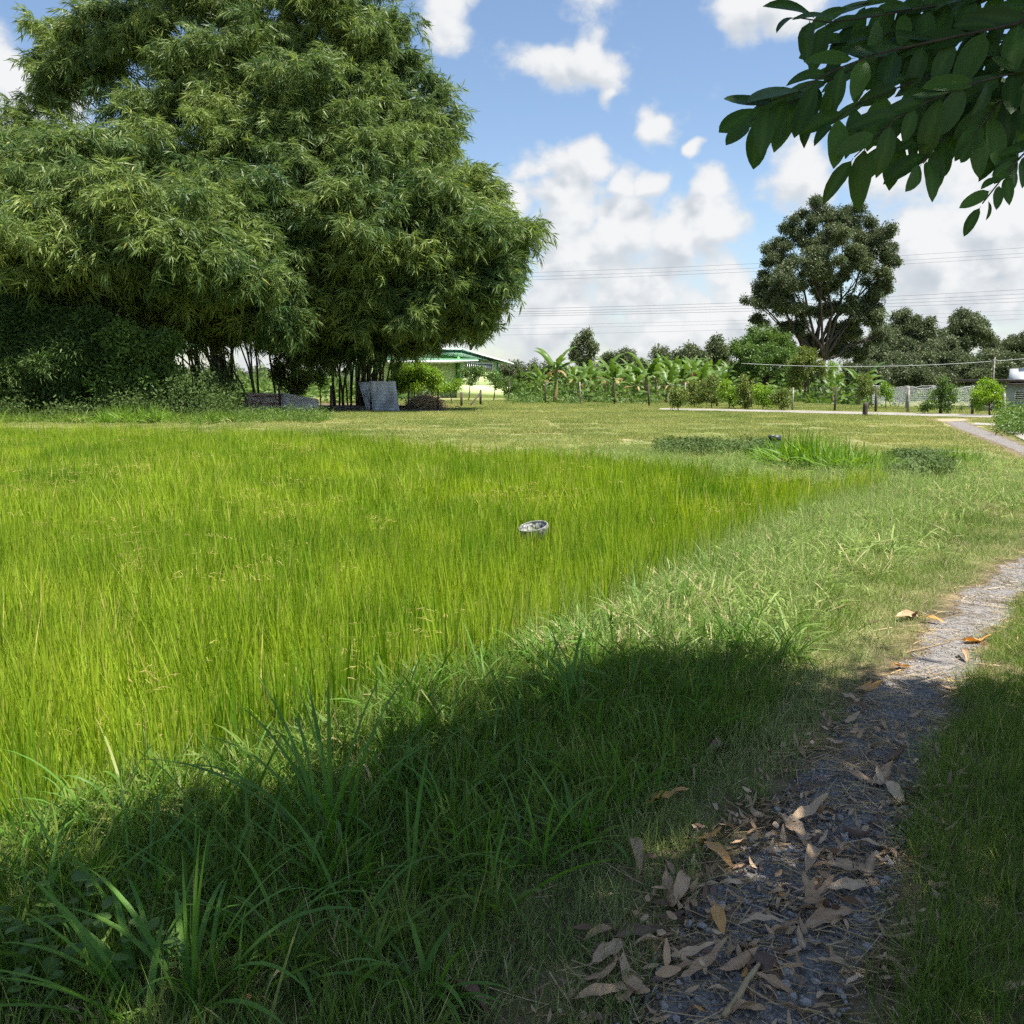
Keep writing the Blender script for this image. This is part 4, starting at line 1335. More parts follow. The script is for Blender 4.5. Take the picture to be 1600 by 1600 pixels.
tree('feathery_tree', 'rounded bright green feathery tree left of the huge tree', G(1192, 619), [(1190, 525, 30, 20, 78), (1170, 545, 26, 22, 77), (1212, 540, 30, 22, 77), (1195, 565, 42, 26, 75), (1235, 560, 18, 18, 78), (1160, 575, 18, 18, 78), (1225, 585, 26, 20, 76)],
     'leaf_mid', 'bark', 1 / 9, 0.75, 0.2)
tree('young_tree', 'yellow-green young tree in front of the huge tree trunk', G(1255, 622), [(1262, 552, 16, 12, 70), (1248, 568, 20, 14, 70), (1272, 570, 14, 12, 70), (1255, 585, 22, 14, 70), (1285, 580, 9, 10, 70), (1245, 598, 14, 9, 70)], 'leaf_olive', 'bark', 1 / 10, 0.6, 0.12)
tree('young_tree', 'small pale green tree behind the leaning trunk of the huge tree', G(1303, 617), [(1303, 575, 12, 12, 84), (1300, 590, 13, 10, 84)], 'leaf_lime', 'bark', 1 / 9, 0.6, 0.08)
rt = 'tall trees behind the net enclosure'
RIGHT = [
    ('round-headed tall tree nearest the huge tree', (1385, 607), [(1382, 530, 22, 22, 125), (1400, 545, 20, 24, 125), (1375, 560, 22, 20, 122), (1395, 575, 28, 18, 120)]),
    ('tall tree with a narrow pale-topped crown above the net enclosure', (1412, 607), [(1412, 497, 17, 12, 128), (1405, 515, 20, 14, 128), (1425, 512, 14, 14, 128), (1415, 530, 22, 14, 128), (1412, 548, 20, 12, 128)]),
    ('tall dark tree with a pointed crown right of the narrow pale one', (1445, 607), [(1445, 508, 14, 10, 126), (1440, 525, 20, 14, 126), (1458, 530, 20, 16, 126), (1445, 548, 28, 14, 124), (1435, 565, 26, 12, 122)]),
    ('tall open tree with a bare pale trunk', (1507, 607), [(1510, 495, 17, 10, 130), (1495, 510, 16, 12, 130), (1525, 508, 18, 14, 130), (1510, 522, 24, 12, 130), (1535, 525, 14, 10, 130), (1500, 538, 22, 10, 130)]),
    ('mid-height dark tree below the tall open tree', (1475, 607), [(1475, 545, 20, 14, 120), (1460, 565, 26, 16, 118), (1490, 570, 24, 18, 118), (1475, 590, 34, 14, 116)]),
    ('broad dome-shaped dark tree left of the grey building', (1548, 607), [(1550, 558, 32, 10, 112), (1525, 570, 24, 12, 112), (1575, 568, 24, 12, 112), (1550, 580, 42, 14, 110), (1545, 595, 40, 10, 110)]),
    ('thin tree with a loose grey crown behind the dome-shaped tree', (1553, 607), [(1550, 535, 14, 9, 140), (1560, 545, 14, 10, 140), (1542, 548, 10, 8, 140)]),
    ('tall tree cut by the photo edge above the grey building', (1590, 607), [(1590, 535, 16, 14, 130), (1605, 545, 18, 18, 130), (1580, 555, 14, 10, 130), (1600, 565, 22, 12, 130)]),
    ('low dark tree straight behind the net enclosure', (1425, 607), [(1420, 585, 26, 16, 112), (1445, 592, 24, 12, 112), (1400, 596, 20, 12, 112)]),
    ('dark tree beyond the leaning trunk of the huge tree', (1350, 608), [(1345, 580, 22, 14, 115), (1365, 590, 22, 14, 115), (1330, 594, 18, 12, 115)]),
]
for lab, b, lobes in RIGHT:
    lobes = [(a_, b_, c_ * 1.22, d_ * 1.2, e_) for (a_, b_, c_, d_, e_) in lobes]
    tree('far_tree', lab, G(*b), lobes, 'leaf_dark', 'bark_pale' if 'pale' in lab else 'bark', 1 / 5.5, 1.15, 0.28, group=rt, shell=0.3, lump=0.3)
# --- shrubs along the far fence
fs = 'shrubs along the far fence'
for j, (px, py, w, h, tm) in enumerate([(1085, 612, 14, 14, 'leaf_olive'), (1112, 608, 16, 18, 'leaf_olive'), (1140, 612, 14, 16, 'leaf_lime'), (1165, 610, 15, 18, 'leaf_olive'), (1192, 616, 13, 14, 'leaf_lime'),
                                         (1221, 620, 13, 11, 'leaf_olive'), (1060, 618, 10, 12, 'leaf_olive')]):
    D = CAM_H * FPX / (636 + j - 594)
    tree('shrub', ['dull olive-leaved shrub in the row before the banana plants', 'fresh lime-leaved shrub in the row before the banana plants'][tm == 'leaf_lime'], A(px, 636, D),
         [(px - w * RNG.uniform(.4, .8), py, w * .7, h * .6, D), (px + w * RNG.uniform(.4, .8), py - RNG.uniform(-4, 5), w * .7, h * .6, D), (px + RNG.normal(0, 4), py - h * RNG.uniform(.4, .9), w * .6, h * .6, D), (px, py + h * .6, w * 1.2, h * .6, D), (px + RNG.normal(0, 8), py + h * .9, w, h * .5, D)], tm, 'bark', 1 / 11, 0.45, 0.035, 'shrub', fs, shell=0.2)
for (px, lobes, tm, lab) in ((1360, [(1352, 595, 12, 10, 52), (1358, 606, 14, 10, 52), (1345, 615, 12, 9, 52)], 'leaf_olive', 'bushy olive shrub beside the lone stump'),
                             (1384, [(1384, 608, 10, 8, 54), (1390, 618, 9, 8, 54), (1378, 614, 7, 7, 54)], 'leaf_lime', 'small lime bush left of the net enclosure'),
                             (1402, [(1404, 618, 10, 8, 58), (1412, 622, 9, 6, 58)], 'leaf_mid', 'low dull bush at the corner of the net enclosure')):
    tree('shrub', lab, G(px, 640), lobes, tm, 'bark', 1 / 9, 0.42, 0.03, 'shrub', fs, shell=0.2)
tree('young_tree', 'lopsided young tree with a tall lime shoot before the net', G(1473, 646.5), [(1474, 595, 4, 8, 45), (1474, 606, 8, 8, 45), (1486, 608, 9, 9, 45), (1465, 615, 12, 9, 45), (1485, 620, 10, 8, 45), (1455, 628, 12, 9, 45), (1445, 635, 8, 6, 45), (1476, 634, 9, 9, 45)],
     'leaf_mid', 'bark', 1 / 10, 0.42, 0.04, shell=0.1)
tree('young_tree', 'round bright green small tree beside the grey building', G(1547, 648), [(1545, 603, 20, 8, 43), (1530, 612, 14, 10, 43), (1560, 612, 14, 10, 43), (1545, 620, 24, 12, 43), (1530, 630, 10, 8, 43), (1562, 630, 10, 8, 43)], 'leaf_lime', 'bark', 1 / 10, 0.42, 0.05, shell=0.1)
tree('shrub', 'tiny yellow shrub between the two young trees', G(1498, 645), [(1497, 640, 7, 4, 47), (1503, 637, 5, 4, 47)], 'leaf_olive', 'bark', 1 / 5, 0.3, 0.015, 'shrub', fs, shell=0.1)

# ================================================================== banana plants
def banana_leaf_mesh(L, Wd, arch, tear, dry=False):
    segs = 18
    rows = []
    for k in range(segs + 1):
        t = k / segs
        w = Wd * (max(0.0, math.sin(math.pi * min(1, 0.02 + 0.98 * t) ** 0.8)) ** 0.55) * (1 if t > 0.12 else 0.15)
        ang = arch * t
        # midrib bends over: integrate
        rows.append((t, w))
    V, Q, T = [], [], []
    x = z = 0.0
    th = 0.0
    for k, (t, w) in enumerate(rows):
        if k:
            th = -arch * t * t
            x += math.cos(th) * L / segs
            z += math.sin(th) * L / segs
        jag = (1 - tear * RNG.random()) if 0.2 < t < 0.95 else 1
        jag2 = (1 - tear * RNG.random()) if 0.2 < t < 0.95 else 1
        dz = -0.30 * w
        V += [(x, -w * 0.5 * jag, z + dz), (x, 0, z), (x, w * 0.5 * jag2, z + dz)]
    for k in range(segs):
        a = k * 3
        Q += [(a, a + 1, a + 4, a + 3), (a + 1, a + 2, a + 5, a + 4)]
    return mesh('leaf', V, Q, mats=[M['banana_dry' if dry else 'banana']], tint=RNG.random(len(V)) * 0.3 + RNG.random() * 0.6, smooth=True)


BL = [banana_leaf_mesh(2.1, 0.58, 1.5, 0.6), banana_leaf_mesh(1.9, 0.54, 2.0, 0.75), banana_leaf_mesh(2.1, 0.56, 1.1, 0.5), banana_leaf_mesh(1.7, 0.54, 2.4, 0.8), banana_leaf_mesh(2.0, 0.55, 0.4, 0.2)]
BLD = [banana_leaf_mesh(1.4, 0.35, 2.2, 0.5, True), banana_leaf_mesh(1.2, 0.30, 1.6, 0.5, True)]


def banana_stem(h):
    pts = bent((0, 0, -0.1), (RNG.normal(0, 0.1), RNG.normal(0, 0.1), h), 6, 0.03)
    V, Q, T = tube(pts, [0.15, 0.14, 0.125, 0.11, 0.09, 0.05], 8)
    return mesh('pseudostem', V, Q, T, mats=[M['bstem']], smooth=True), pts[-1]


BST = [banana_stem(h) for h in (1.6, 1.9, 2.2)]


def banana_plant(label, px, py, H, upright=None, group='banana plants in the row behind the far fence', nl=9):
    base = G(px, py)
    base[2] = ground_z(base[0], base[1])
    root = thing('banana_plant', label, 'banana plant', base, group, rz=RNG.random() * 6.3)
    sm, top = BST[RNG.integers(0, 3)]
    s = H / 2.75
    link('pseudostem', sm, root, scale=s)
    a0 = RNG.random() * 6.3
    for i in range(nl):
        az = a0 + i * 2.4 + RNG.normal(0, 0.25)
        up = RNG.uniform(0.5, 1.3)
        me = BL[RNG.integers(0, 4)]
        if i == 0:
            up, me = RNG.uniform(1.1, 1.35), BL[2]
        link('leaf', me, root, np.array(top) * s - np.array([0, 0, 0.12 * i * 0.4 * s]), (0, -up, az), s * RNG.uniform(0.75, 1.05))
    for i in range(RNG.integers(1, 3)):
        link('leaf', BLD[RNG.integers(0, 2)], root, np.array(top) * s * 0.85, (0, -0.2, RNG.random() * 6.3), s)
    return root


banana_plant('tallest banana plant at the end of the row nearest the green house', 868, 629, 3.3)
banana_plant('broad banana plant second in the row from the green house', 925, 627, 3.0)
banana_plant('banana plant with the highest upright leaf in the middle of the row', 1008, 628, 3.5)
shared = 'banana plant crowded among others in the row behind the far fence'
for (px, py, H) in ((862, 616, 3.6), (915, 616, 3.5), (952, 615.5, 3.7), (985, 616, 3.6), (1018, 616, 3.7), (1046, 615.5, 3.6), (1078, 616, 3.7), (1108, 615.5, 3.7), (1140, 616, 3.8), (1172, 616, 3.6), (853, 619, 2.8), (880, 617, 3.0), (935, 618, 3.0), (1000, 617, 3.0), (1035, 618, 3.2), (1060, 617, 3.0), (1095, 618, 3.2), (1125, 617, 3.0), (1158, 618, 3.3), (1190, 617, 3.0), (845, 622, 2.6), (895, 624, 2.8), (905, 630, 2.2), (945, 624, 3.0), (960, 629, 2.7), (975, 622, 3.0), (988, 630, 2.4), (1028, 626, 2.9), (1042, 630, 2.5),
                    (1050, 622, 3.1), (1068, 625, 3.0), (1085, 622, 3.1), (1100, 628, 2.7), (1115, 622, 3.3), (1130, 626, 2.8), (1148, 622, 3.2), (1165, 626, 2.8), (1180, 622, 2.9), (1205, 625, 2.7), (1222, 622, 2.6)):
    banana_plant(shared, px, py, H, nl=8)
banana_plant('young banana plant with star-like leaves right of the huge tree', 1341, 630, 2.9, nl=10)
banana_plant('banana plant with a drooping brown leaf below the huge tree', 1262, 628, 2.2, nl=6)
banana_plant('small banana plant between the huge tree and the star-leaved one', 1300, 627, 2.5, nl=7)


# ================================================================== fences
def post_mesh(name, h, w, mat, lean=0.0):
    V, Q, T = box(-w / 2, w / 2, -w / 2, w / 2, -0.15, h)
    V[:, 0] += V[:, 2] * lean
    top = V[:, 2] > h - 0.01
    V[top] = V[top] * np.array([0.86, 0.86, 1]) + np.array([lean * h * 0.14, 0, 0])
    V[top, 2] += RNG.uniform(-0.02, 0.03, top.sum())
    return mesh(name, V, Q, T, mats=[mat])


def fence(name, label, posts, mats, wires, rad=0.006):
    """posts: (px, base py, top py); wires: heights as fraction of post height"""
    b0 = G(posts[0][0], posts[0][1])
    root = thing(name, label, 'fence', b0)
    tops = []
    for i, (px, pb, pt) in enumerate(posts):
        b = G(px, pb)
        D = b[1]
        h = A(px, pt, D)[2]
        link('post', post_mesh('post', h, 0.095, M[mats[i % len(mats)]], RNG.normal(0, 0.02)), root, b - b0, (0, 0, RNG.normal(0, 0.15)))
        tops.append((b, h))
    for f in wires:
        pts = []
        for (b, h), (c, g) in zip(tops[:-1], tops[1:]):
            p, q = b + np.array([0, -0.07, h * f]), c + np.array([0, -0.07, g * f])
            pts += list(bent(p, q, 5, 0.004, 0.012))[:-1]
        pts.append(q)
        V, Q, T = tube(np.array(pts) - b0, rad, 4)
        link('wire', mesh('wire', V, Q, T, mats=[M['wire']]), root)
    return root


fence('wire_fence', 'wire fence of rough posts in front of the bamboo', [(-8, 646, 600), (112, 645, 612), (247, 645, 600), (351, 644, 606), (438, 643.5, 603), (517, 641.5, 603), (580, 642, 606), (639, 643, 610.5), (684.5, 640.5, 609)],
      ['post_grey', 'post_dark', 'post_dark', 'post_grey', 'post_dark', 'post_dark', 'post_dark', 'post_dark', 'post_dark'], (0.35, 0.62, 0.88))
st = thing('gate_post', 'dark timber corner post propped by a slanting brace', 'post', G(751, 633))
D = st.location[1]
h = A(751, 609, D)[2]
link('post', post_mesh('post', h, 0.15, M['post_dark']), st)
p0, p1 = G(733, 634) - np.array(st.location), np.array([-0.05, -0.02, h * 0.75])
V, Q, T = tube([p0 + (0, 0, -0.05), p1], 0.075, 4)
link('brace', mesh('brace', V, Q, T, mats=[M['post_dark']]), st)
sp = link('short_post', post_mesh('short_post', A(721, 613, G(721, 635)[1])[2], 0.15, M['post_dark'], 0.01), None, G(721, 635))
tag(sp, 'short dark post standing left of the braced corner post', 'post')
tp = link('thin_pole', post_mesh('thin_pole', 2.2, 0.07, M['post_grey']), None, G(747, 622))
tag(tp, 'thin grey pole behind the braced corner post', 'pole')

FAR = [(795, 627, 592), (852, 630.5, 596), (907, 632, 597), (960, 632.5, 598), (1014, 635, 600), (1070, 634, 598), (1120, 636, 600), (1174, 637, 602), (1238, 641.5, 606), (1304, 642.5, 604), (1368, 644, 605), (1418, 645, 604), (1469, 647, 612), (1519, 648, 614), (1568, 650, 615)]
fence('wire_fence', 'wire fence with thin dark posts along the far side of the lane', FAR, ['post_dark', 'post_dark', 'post_grey'], (0.3, 0.6, 0.93), 0.005)
s0 = G(1351, 651)
stump = thing('stump_post', 'lone weathered stump post standing on the lawn before the lane', 'post', s0)
V, Q, T = tube(bent((0, 0, -0.1), (0.02, 0, 0.62), 5, 0.03), [0.13, 0.12, 0.115, 0.12, 0.105], 8)
link('stake', mesh('stake', V, Q, T, mats=[M['post_dark']], smooth=True), stump)
tuftm = clump_mesh('grass_tuft', clump(160, 0.55, (0.12, 0.32), (0.01, 0.018), (0.1, 0.9), (0.1, 0.5), 3), 'lawn')
gt = link('grass_tuft', tuftm, None, s0 + np.array([0.1, -0.1, 0]))
tag(gt, 'tuft of longer grass round the lone stump post', 'grass')


# ================================================================== corrugated iron
def corrugated(L, Hh, waves, amp, along='x', nx=None):
    """sheet in x (length) and z (height); ridges run along x ('x') or along z ('z'); thin but two-sided with thickness"""
    n = waves * 8
    if along == 'x':
        zs = np.linspace(0, Hh, n)
        xs = np.linspace(0, L, 7)
        X, Z = np.meshgrid(xs, zs)
        Y = amp * np.sin(Z / Hh * waves * 2 * np.pi) + 0.02 * np.sin(X * 3)
    else:
        zs = np.linspace(0, Hh, 7)
        xs = np.linspace(0, L, n)
        X, Z = np.meshgrid(xs, zs)
        Y = amp * np.sin(X / L * waves * 2 * np.pi)
    P = np.stack([X, Y, Z], -1).reshape(-1, 3)
    r, c = X.shape
    i = np.arange(r * c).reshape(r, c)
    q = np.stack([i[:-1, :-1], i[:-1, 1:], i[1:, 1:], i[1:, :-1]], -1).reshape(-1, 4)
    V = np.concatenate([P, P + np.array([0, 0.012, 0])])
    edge = []
    for ring in (i[0], i[-1][::-1], i[:, 0][::-1], i[:, -1]):
        for a, b in zip(ring[:-1], ring[1:]):
            edge.append((b, a, a + r * c, b + r * c))
    return V, np.concatenate([q, q[:, ::-1] + r * c, np.array(edge)])


def iron(name, label, p_left, p_right, top_l, top_r, mat, waves, amp, group):
    """panel between two ground points, its top edge cut to two heights"""
    d = p_right - p_left
    L = math.hypot(d[0], d[1])
    V, Q = corrugated(L, 1.0, waves, amp, 'x')
    V[:, 2] *= top_l + (top_r - top_l) * V[:, 0] / L
    V[:, 1] += 0.35 * V[:, 2]
    o = link(name, mesh(name, V, Q, mats=[mat]), None, p_left, (0, 0, math.atan2(d[1], d[0])))
    return tag(o, label, 'iron sheet', group)


g = 'corrugated iron sheets by the bamboo'
a, b, c = G(379, 643.0), G(440, 642.6), G(499, 642)
iron('iron_sheet', 'rust-streaked corrugated iron panel low in the fence', a, b, A(379, 613, a[1])[2], A(440, 615, b[1])[2], M['iron_rust'], 8, 0.022, g)
iron('iron_sheet', 'pale corrugated iron panel sloping down to the right', b + np.array([0.03, -0.06, 0]), c, A(440, 613, b[1])[2], A(499, 624, c[1])[2], M['iron_pale'], 6, 0.022, g)
a0_, b0_ = G(215, 640), G(262, 640)
iron('iron_sheet', 'grey iron strip in the deep shade left of the rusty panel', a0_, b0_, 0.55, 0.5, M['iron_pale'], 4, 0.02, g)
a, b = G(583, 643), G(624, 642.6)
V, Q = corrugated(float(np.linalg.norm(b - a)), 1.55, 10, 0.022, 'x')
V[:, 0] -= 0.14 * V[:, 2]
V[:, 1] += 0.16 * V[:, 2]
ls = link('iron_sheet', mesh('iron_sheet', V, Q, mats=[M['iron_grey']]), None, a)
tag(ls, 'blue-grey corrugated sheet leaning against the bare bamboo culms', 'iron sheet', g)
a2 = G(579, 641.5)
V, Q = corrugated(0.55, 1.5, 3, 0.02, 'z')
V[:, 0] -= 0.27 * V[:, 2]
ls2 = link('iron_sheet', mesh('iron_sheet', V, Q, mats=[M['iron_grey']]), None, a2 + np.array([-0.25, 0.25, 0]), (0, 0, R(20)))
tag(ls2, 'second grey sheet half hidden behind the left side of the leaning one', 'iron sheet', g)

# dry straw heap
hc = G(664, 638)
heap = thing('straw_heap', 'heap of dry tan straw and cut stalks between two fence posts', 'straw heap', hc)
n = 1500
u = norm(RNG.normal(size=(n, 3)))
u[:, 2] = np.abs(u[:, 2])
P = u * RNG.uniform(0.6, 1.0, n)[:, None] * np.array([1.15, 0.8, 0.85])
az = RNG.random(n) * 6.3
d = np.c_[np.cos(az), np.sin(az), RNG.normal(0, 0.35, n)]
V, Q, T = blades(P, d, RNG.uniform(0.25, 0.6, n), RNG.uniform(0.015, 0.03, n), RNG.uniform(0, .4, n), 2, 'flat')
link('stalks', mesh('stalks', V, Q, mats=[M['straw']], tint=T), heap)['kind'] = 'stuff'
n = 26
V, Q, T = tubes([tube(bent(RNG.normal(0, 0.8, 3) * (1.3, 0.5, 0) + (-0.4, -0.3, 0.06), RNG.normal(0, 0.8, 3) * (1.3, 0.5, 0) + (-0.4, -0.3, 0.16), 4, 0.06), 0.018, 4) for _ in range(n)])
link('sticks', mesh('sticks', V, Q, T, mats=[M['culm']]), heap)['kind'] = 'stuff'


# ================================================================== green house
HD = 88.0
hb = A(715, 594, HD)
hb[2] = 0
house = thing('green_house', 'pale lime house with green trim and white-edged roof beyond the bamboo', 'house', hb, rz=R(26))
house.scale = (1.11, 1, 1)


def hx(px):
    return (px - 715) * HD / FPX


def hz(py):
    return A(715, py, HD)[2]


def hpart(name, geo, mat, parent=house, **kw):
    V, Q, T = geo
    return link(name, mesh(name, V, Q, T, mats=[M[mat]]), parent, **kw)


hpart('wall', prism([(hx(590), -0.2), (hx(777), -0.2), (hx(777), hz(566)), (hx(719), hz(548)), (hx(590), hz(548))], 0, 7.5), 'wall_lime')
hpart('gable_band', prism([(hx(692), hz(559)), (hx(748), hz(559)), (hx(748), hz(556.0)), (hx(719), hz(546.5)), (hx(692), hz(546.5))], -0.06, -0.003), 'wall_green')
hpart('corner_strip', box(hx(775.6), hx(777.6), -0.06, -0.003, 0, hz(566)), 'wall_green')
hpart('corner_strip', box(hx(747.2), hx(748.6), -0.09, -0.063, hz(590), hz(556.5)), 'wall_green')
rf = hpart('roof', prism([(hx(592), hz(546.0)), (hx(719.5), hz(546.0)), (hx(800), hz(567.5)), (hx(800), hz(566.6)), (hx(719.5), hz(543.4)), (hx(592), hz(543.4))][::-1], -0.3, 8.3), 'roof_green')
hpart('fascia', prism([(hx(719.5), hz(547.2)), (hx(799.5), hz(568.9)), (hx(799.5), hz(566.9)), (hx(719.5), hz(544.2))], -0.38, -0.303), 'white', rf)
hpart('fascia', box(hx(592), hx(719.3), -0.38, -0.303, hz(547.2), hz(544.2)), 'white', rf)
aw = hpart('awning', prism([(hx(600), hz(565.2)), (hx(729), hz(563.2)), (hx(729), hz(561.2)), (hx(600), hz(562.4))], -2.6, -0.08), 'roof_green')
hpart('fascia', prism([(hx(600), hz(569.5)), (hx(690), hz(568.4)), (hx(729), hz(564.6)), (hx(729), hz(563.3)), (hx(600), hz(565.3))], -2.7, -2.603), 'white', aw)
hpart('column', box(hx(713), hx(717), -0.30, -0.063, 0, hz(546.6)), 'wall_green')
w = hpart('window', box(hx(728), hx(768), -0.05, -0.003, hz(579), hz(567.5)), 'glass')
hpart('frame', box(hx(727), hx(769), -0.12, -0.053, hz(567.8), hz(566.4)), 'white', w)
for k in range(13):
    xx = hx(729 + k * 3.15)
    hpart('bar', box(xx, xx + 0.045, -0.12, -0.053, hz(579), hz(567.9)), 'white', w)
hpart('plinth_wall', box(hx(694), hx(779), -3.2, -3.05, -0.2, hz(602)), 'wall_lime')

# ================================================================== grey building at the edge
BD = 80.0
bb = A(1560, 594, BD)
bb[2] = ground_z(bb[0], bb[1])
bld = thing('grey_building', 'low grey building with a dark brown roof cut by the photo edge', 'building', bb)


def bx_(px):
    return (px - 1560) * BD / FPX


def bz(py):
    return A(1560, py, BD)[2] - bb[2]


hpart('wall', box(bx_(1573), bx_(1680), 0, 6, -0.1, bz(600)), 'wall_grey', bld)
rr = hpart('roof', box(bx_(1556), bx_(1690), -1.3, 7, bz(597), bz(592.5)), 'roof_brown', bld)
hpart('gutter', box(bx_(1562), bx_(1690), -1.42, -1.303, bz(601.5), bz(599)), 'roof_brown', rr)
w = hpart('window', box(bx_(1586), bx_(1602), -0.08, -0.003, bz(625), bz(610)), 'white', bld)
for k in range(4):
    z1 = bz(612 + k * 3.3)
    hpart('pane', box(bx_(1587.5), bx_(1601), -0.12, -0.083, z1 - 0.10, z1), 'glass', w)
tank = thing('roof_tank', 'white block standing above the roof of the grey building', 'tank', A(1597, 594, 84) * (1, 1, 0) + (0, 0, -0.75))
V, Q, T = box(bx_(1553.5), bx_(1562) + 1.2, 0, 1.6, 0.0, A(1597, 576, 84)[2] + 0.75)
link('tank_body', mesh('tank_body', V, Q, T, mats=[M['white']]), tank)
V, Q, T = box(bx_(1553.0), bx_(1562) + 1.25, -0.05, 1.65, A(1597, 576, 84)[2] + 0.753, A(1597, 575.4, 84)[2] + 0.77)
link('lid', mesh('lid', V, Q, T, mats=[M['wall_grey']]), tank)
for (px, lab) in ((1536, 'pale round pot under the bright green small tree'), (1556, 'second pale pot nearer the grey building')):
    p = G(px, 643.0)
    V, Q = lathe([(0.0, 0.0), (0.28, 0.0), (0.35, 0.2), (0.38, 0.34), (0.34, 0.35), (0.31, 0.28), (0.0, 0.27)], 16)
    tag(link('plant_pot', mesh('plant_pot', V, Q, mats=[M['cement_rim']], smooth=True), None, p), lab, 'pot')

# ================================================================== net enclosure
nd = 52.0
nb = A(1418, 594, nd)
nb[2] = ground_z(nb[0], nb[1])
net = thing('net_enclosure', 'grey net strung between thin posts as an enclosure', 'net', nb)
s = nd / FPX
W_, D_, HN = 103 * s, 5.0, A(1418, 603, nd)[2] - nb[2]
corners = [(0, 0), (W_ * 0.5, 0.1), (W_, 0), (W_, D_), (0, D_), (0, 0)]
for (cx, cy) in corners[:-1]:
    V, Q, T = tube([(cx, cy, -0.1), (cx, cy, HN)], 0.045, 6)
    link('post', mesh('post', V, Q, T, mats=[M['post_grey']]), net)
for (a, b) in zip(corners[:-1], corners[1:]):
    a, b = np.array(a, float), np.array(b, float)
    Lw = np.linalg.norm(b - a)
    nn = int(Lw / 0.11)
    lines = []
    top = lambda t: HN - 0.28 * math.sin(math.pi * t) ** 2 * 0.6 - 0.02 * math.sin(23 * t)
    bot = lambda t: HN - 1.05 - 0.05 * math.sin(9 * t)
    for i in range(nn + 1):
        t = i / nn
        p = a * (1 - t) + b * t
        lines.append(tube([(p[0], p[1], bot(t)), (p[0] + 0.02, p[1], top(t))], 0.007, 3, False))
    for j in range(10):
        f = j / 9
        lines.append(tube([(*(a * (1 - t) + b * t), bot(t) * (1 - f) + top(t) * f) for t in np.linspace(0, 1, 12)], 0.007 if j < 9 else 0.014, 3, False))
    V, Q, T = tubes(lines)
    link('net_panel', mesh('net_panel', V, Q, T, mats=[M['net']]), net)

# ================================================================== overhead cables
def cable(label, D, pts, rad, group='overhead cables across the sky', name='power_cable', mat='cable'):
    """pts: picture points the cable passes; carried on past both ends"""
    P = np.array([A(px, py, D) for px, py in pts])
    a, b = P[0] - (P[1] - P[0]) * 1.2, P[-1] + (P[-1] - P[-2]) * 1.2
    P = np.concatenate([[a], P, [b]])
    t = np.linspace(0, 1, 40)
    tt = np.linspace(0, 1, len(P))
    co = np.polyfit(P[:, 0], P[:, 2], 2)
    xs = np.linspace(P[0, 0], P[-1, 0], 40)
    V, Q, T = tube(np.c_[xs, np.full(40, D), np.polyval(co, xs)], rad, 5)
    tag(link(name, mesh(name, V, Q, T, mats=[M[mat]])), label, 'cable', group)


for (lab, D, pts, r) in (
        ('topmost overhead cable crossing the sky above the huge tree crown', 190, [(300, 430), (790, 429), (1180, 416), (1600, 384)], 0.024),
        ('second overhead cable from the top', 191, [(300, 437), (790, 435), (1180, 423), (1600, 393)], 0.024),
        ('third overhead cable from the top', 192, [(300, 443), (790, 440), (1180, 428), (1600, 399)], 0.024),
        ('upper cable of the middle bundle left of the huge tree', 195, [(300, 480), (790, 481), (1180, 480), (1600, 451)], 0.030),
        ('second cable of the middle bundle', 196, [(300, 486), (790, 486), (1180, 484), (1600, 458)], 0.030),
        ('third cable of the middle bundle', 197, [(300, 490), (790, 490), (1180, 487), (1600, 464)], 0.030),
        ('lowest cable of the middle bundle', 198, [(300, 494), (790, 494), (1180, 490), (1600, 470)], 0.030),
        ('upper faint cable low over the horizon', 215, [(300, 506), (790, 506), (1180, 507), (1600, 484)], 0.020),
        ('middle faint cable low over the horizon', 216, [(300, 512), (790, 512), (1180, 511), (1600, 490)], 0.020),
        ('lowest faint cable just above the far trees', 217, [(300, 523), (790, 523), (1180, 519), (1600, 497)], 0.020)):
    cable(lab, D, pts, r)
cable('thin pale service wire in front of the dark trees by the net', 58, [(1290, 571), (1400, 573.5), (1520, 567), (1620, 557)], 0.012, 'service wires', 'service_wire', 'net')
V, Q, T = tube([(0, 0, -0.1), (0, 0, 2.9)], 0.035, 6)
pl = thing('wire_pole', 'thin pole carrying the service wire near the dome-shaped tree', 'pole', A(1552, 594, 58) * (1, 1, 0))
link('pole_shaft', mesh('pole_shaft', V, Q, T, mats=[M['post_grey']]), pl)
V, Q, T = tube([(-0.15, 0, 2.80), (0.15, 0, 2.80)], 0.025, 5)
link('crossarm', mesh('crossarm', V, Q, T, mats=[M['post_grey']]), pl)

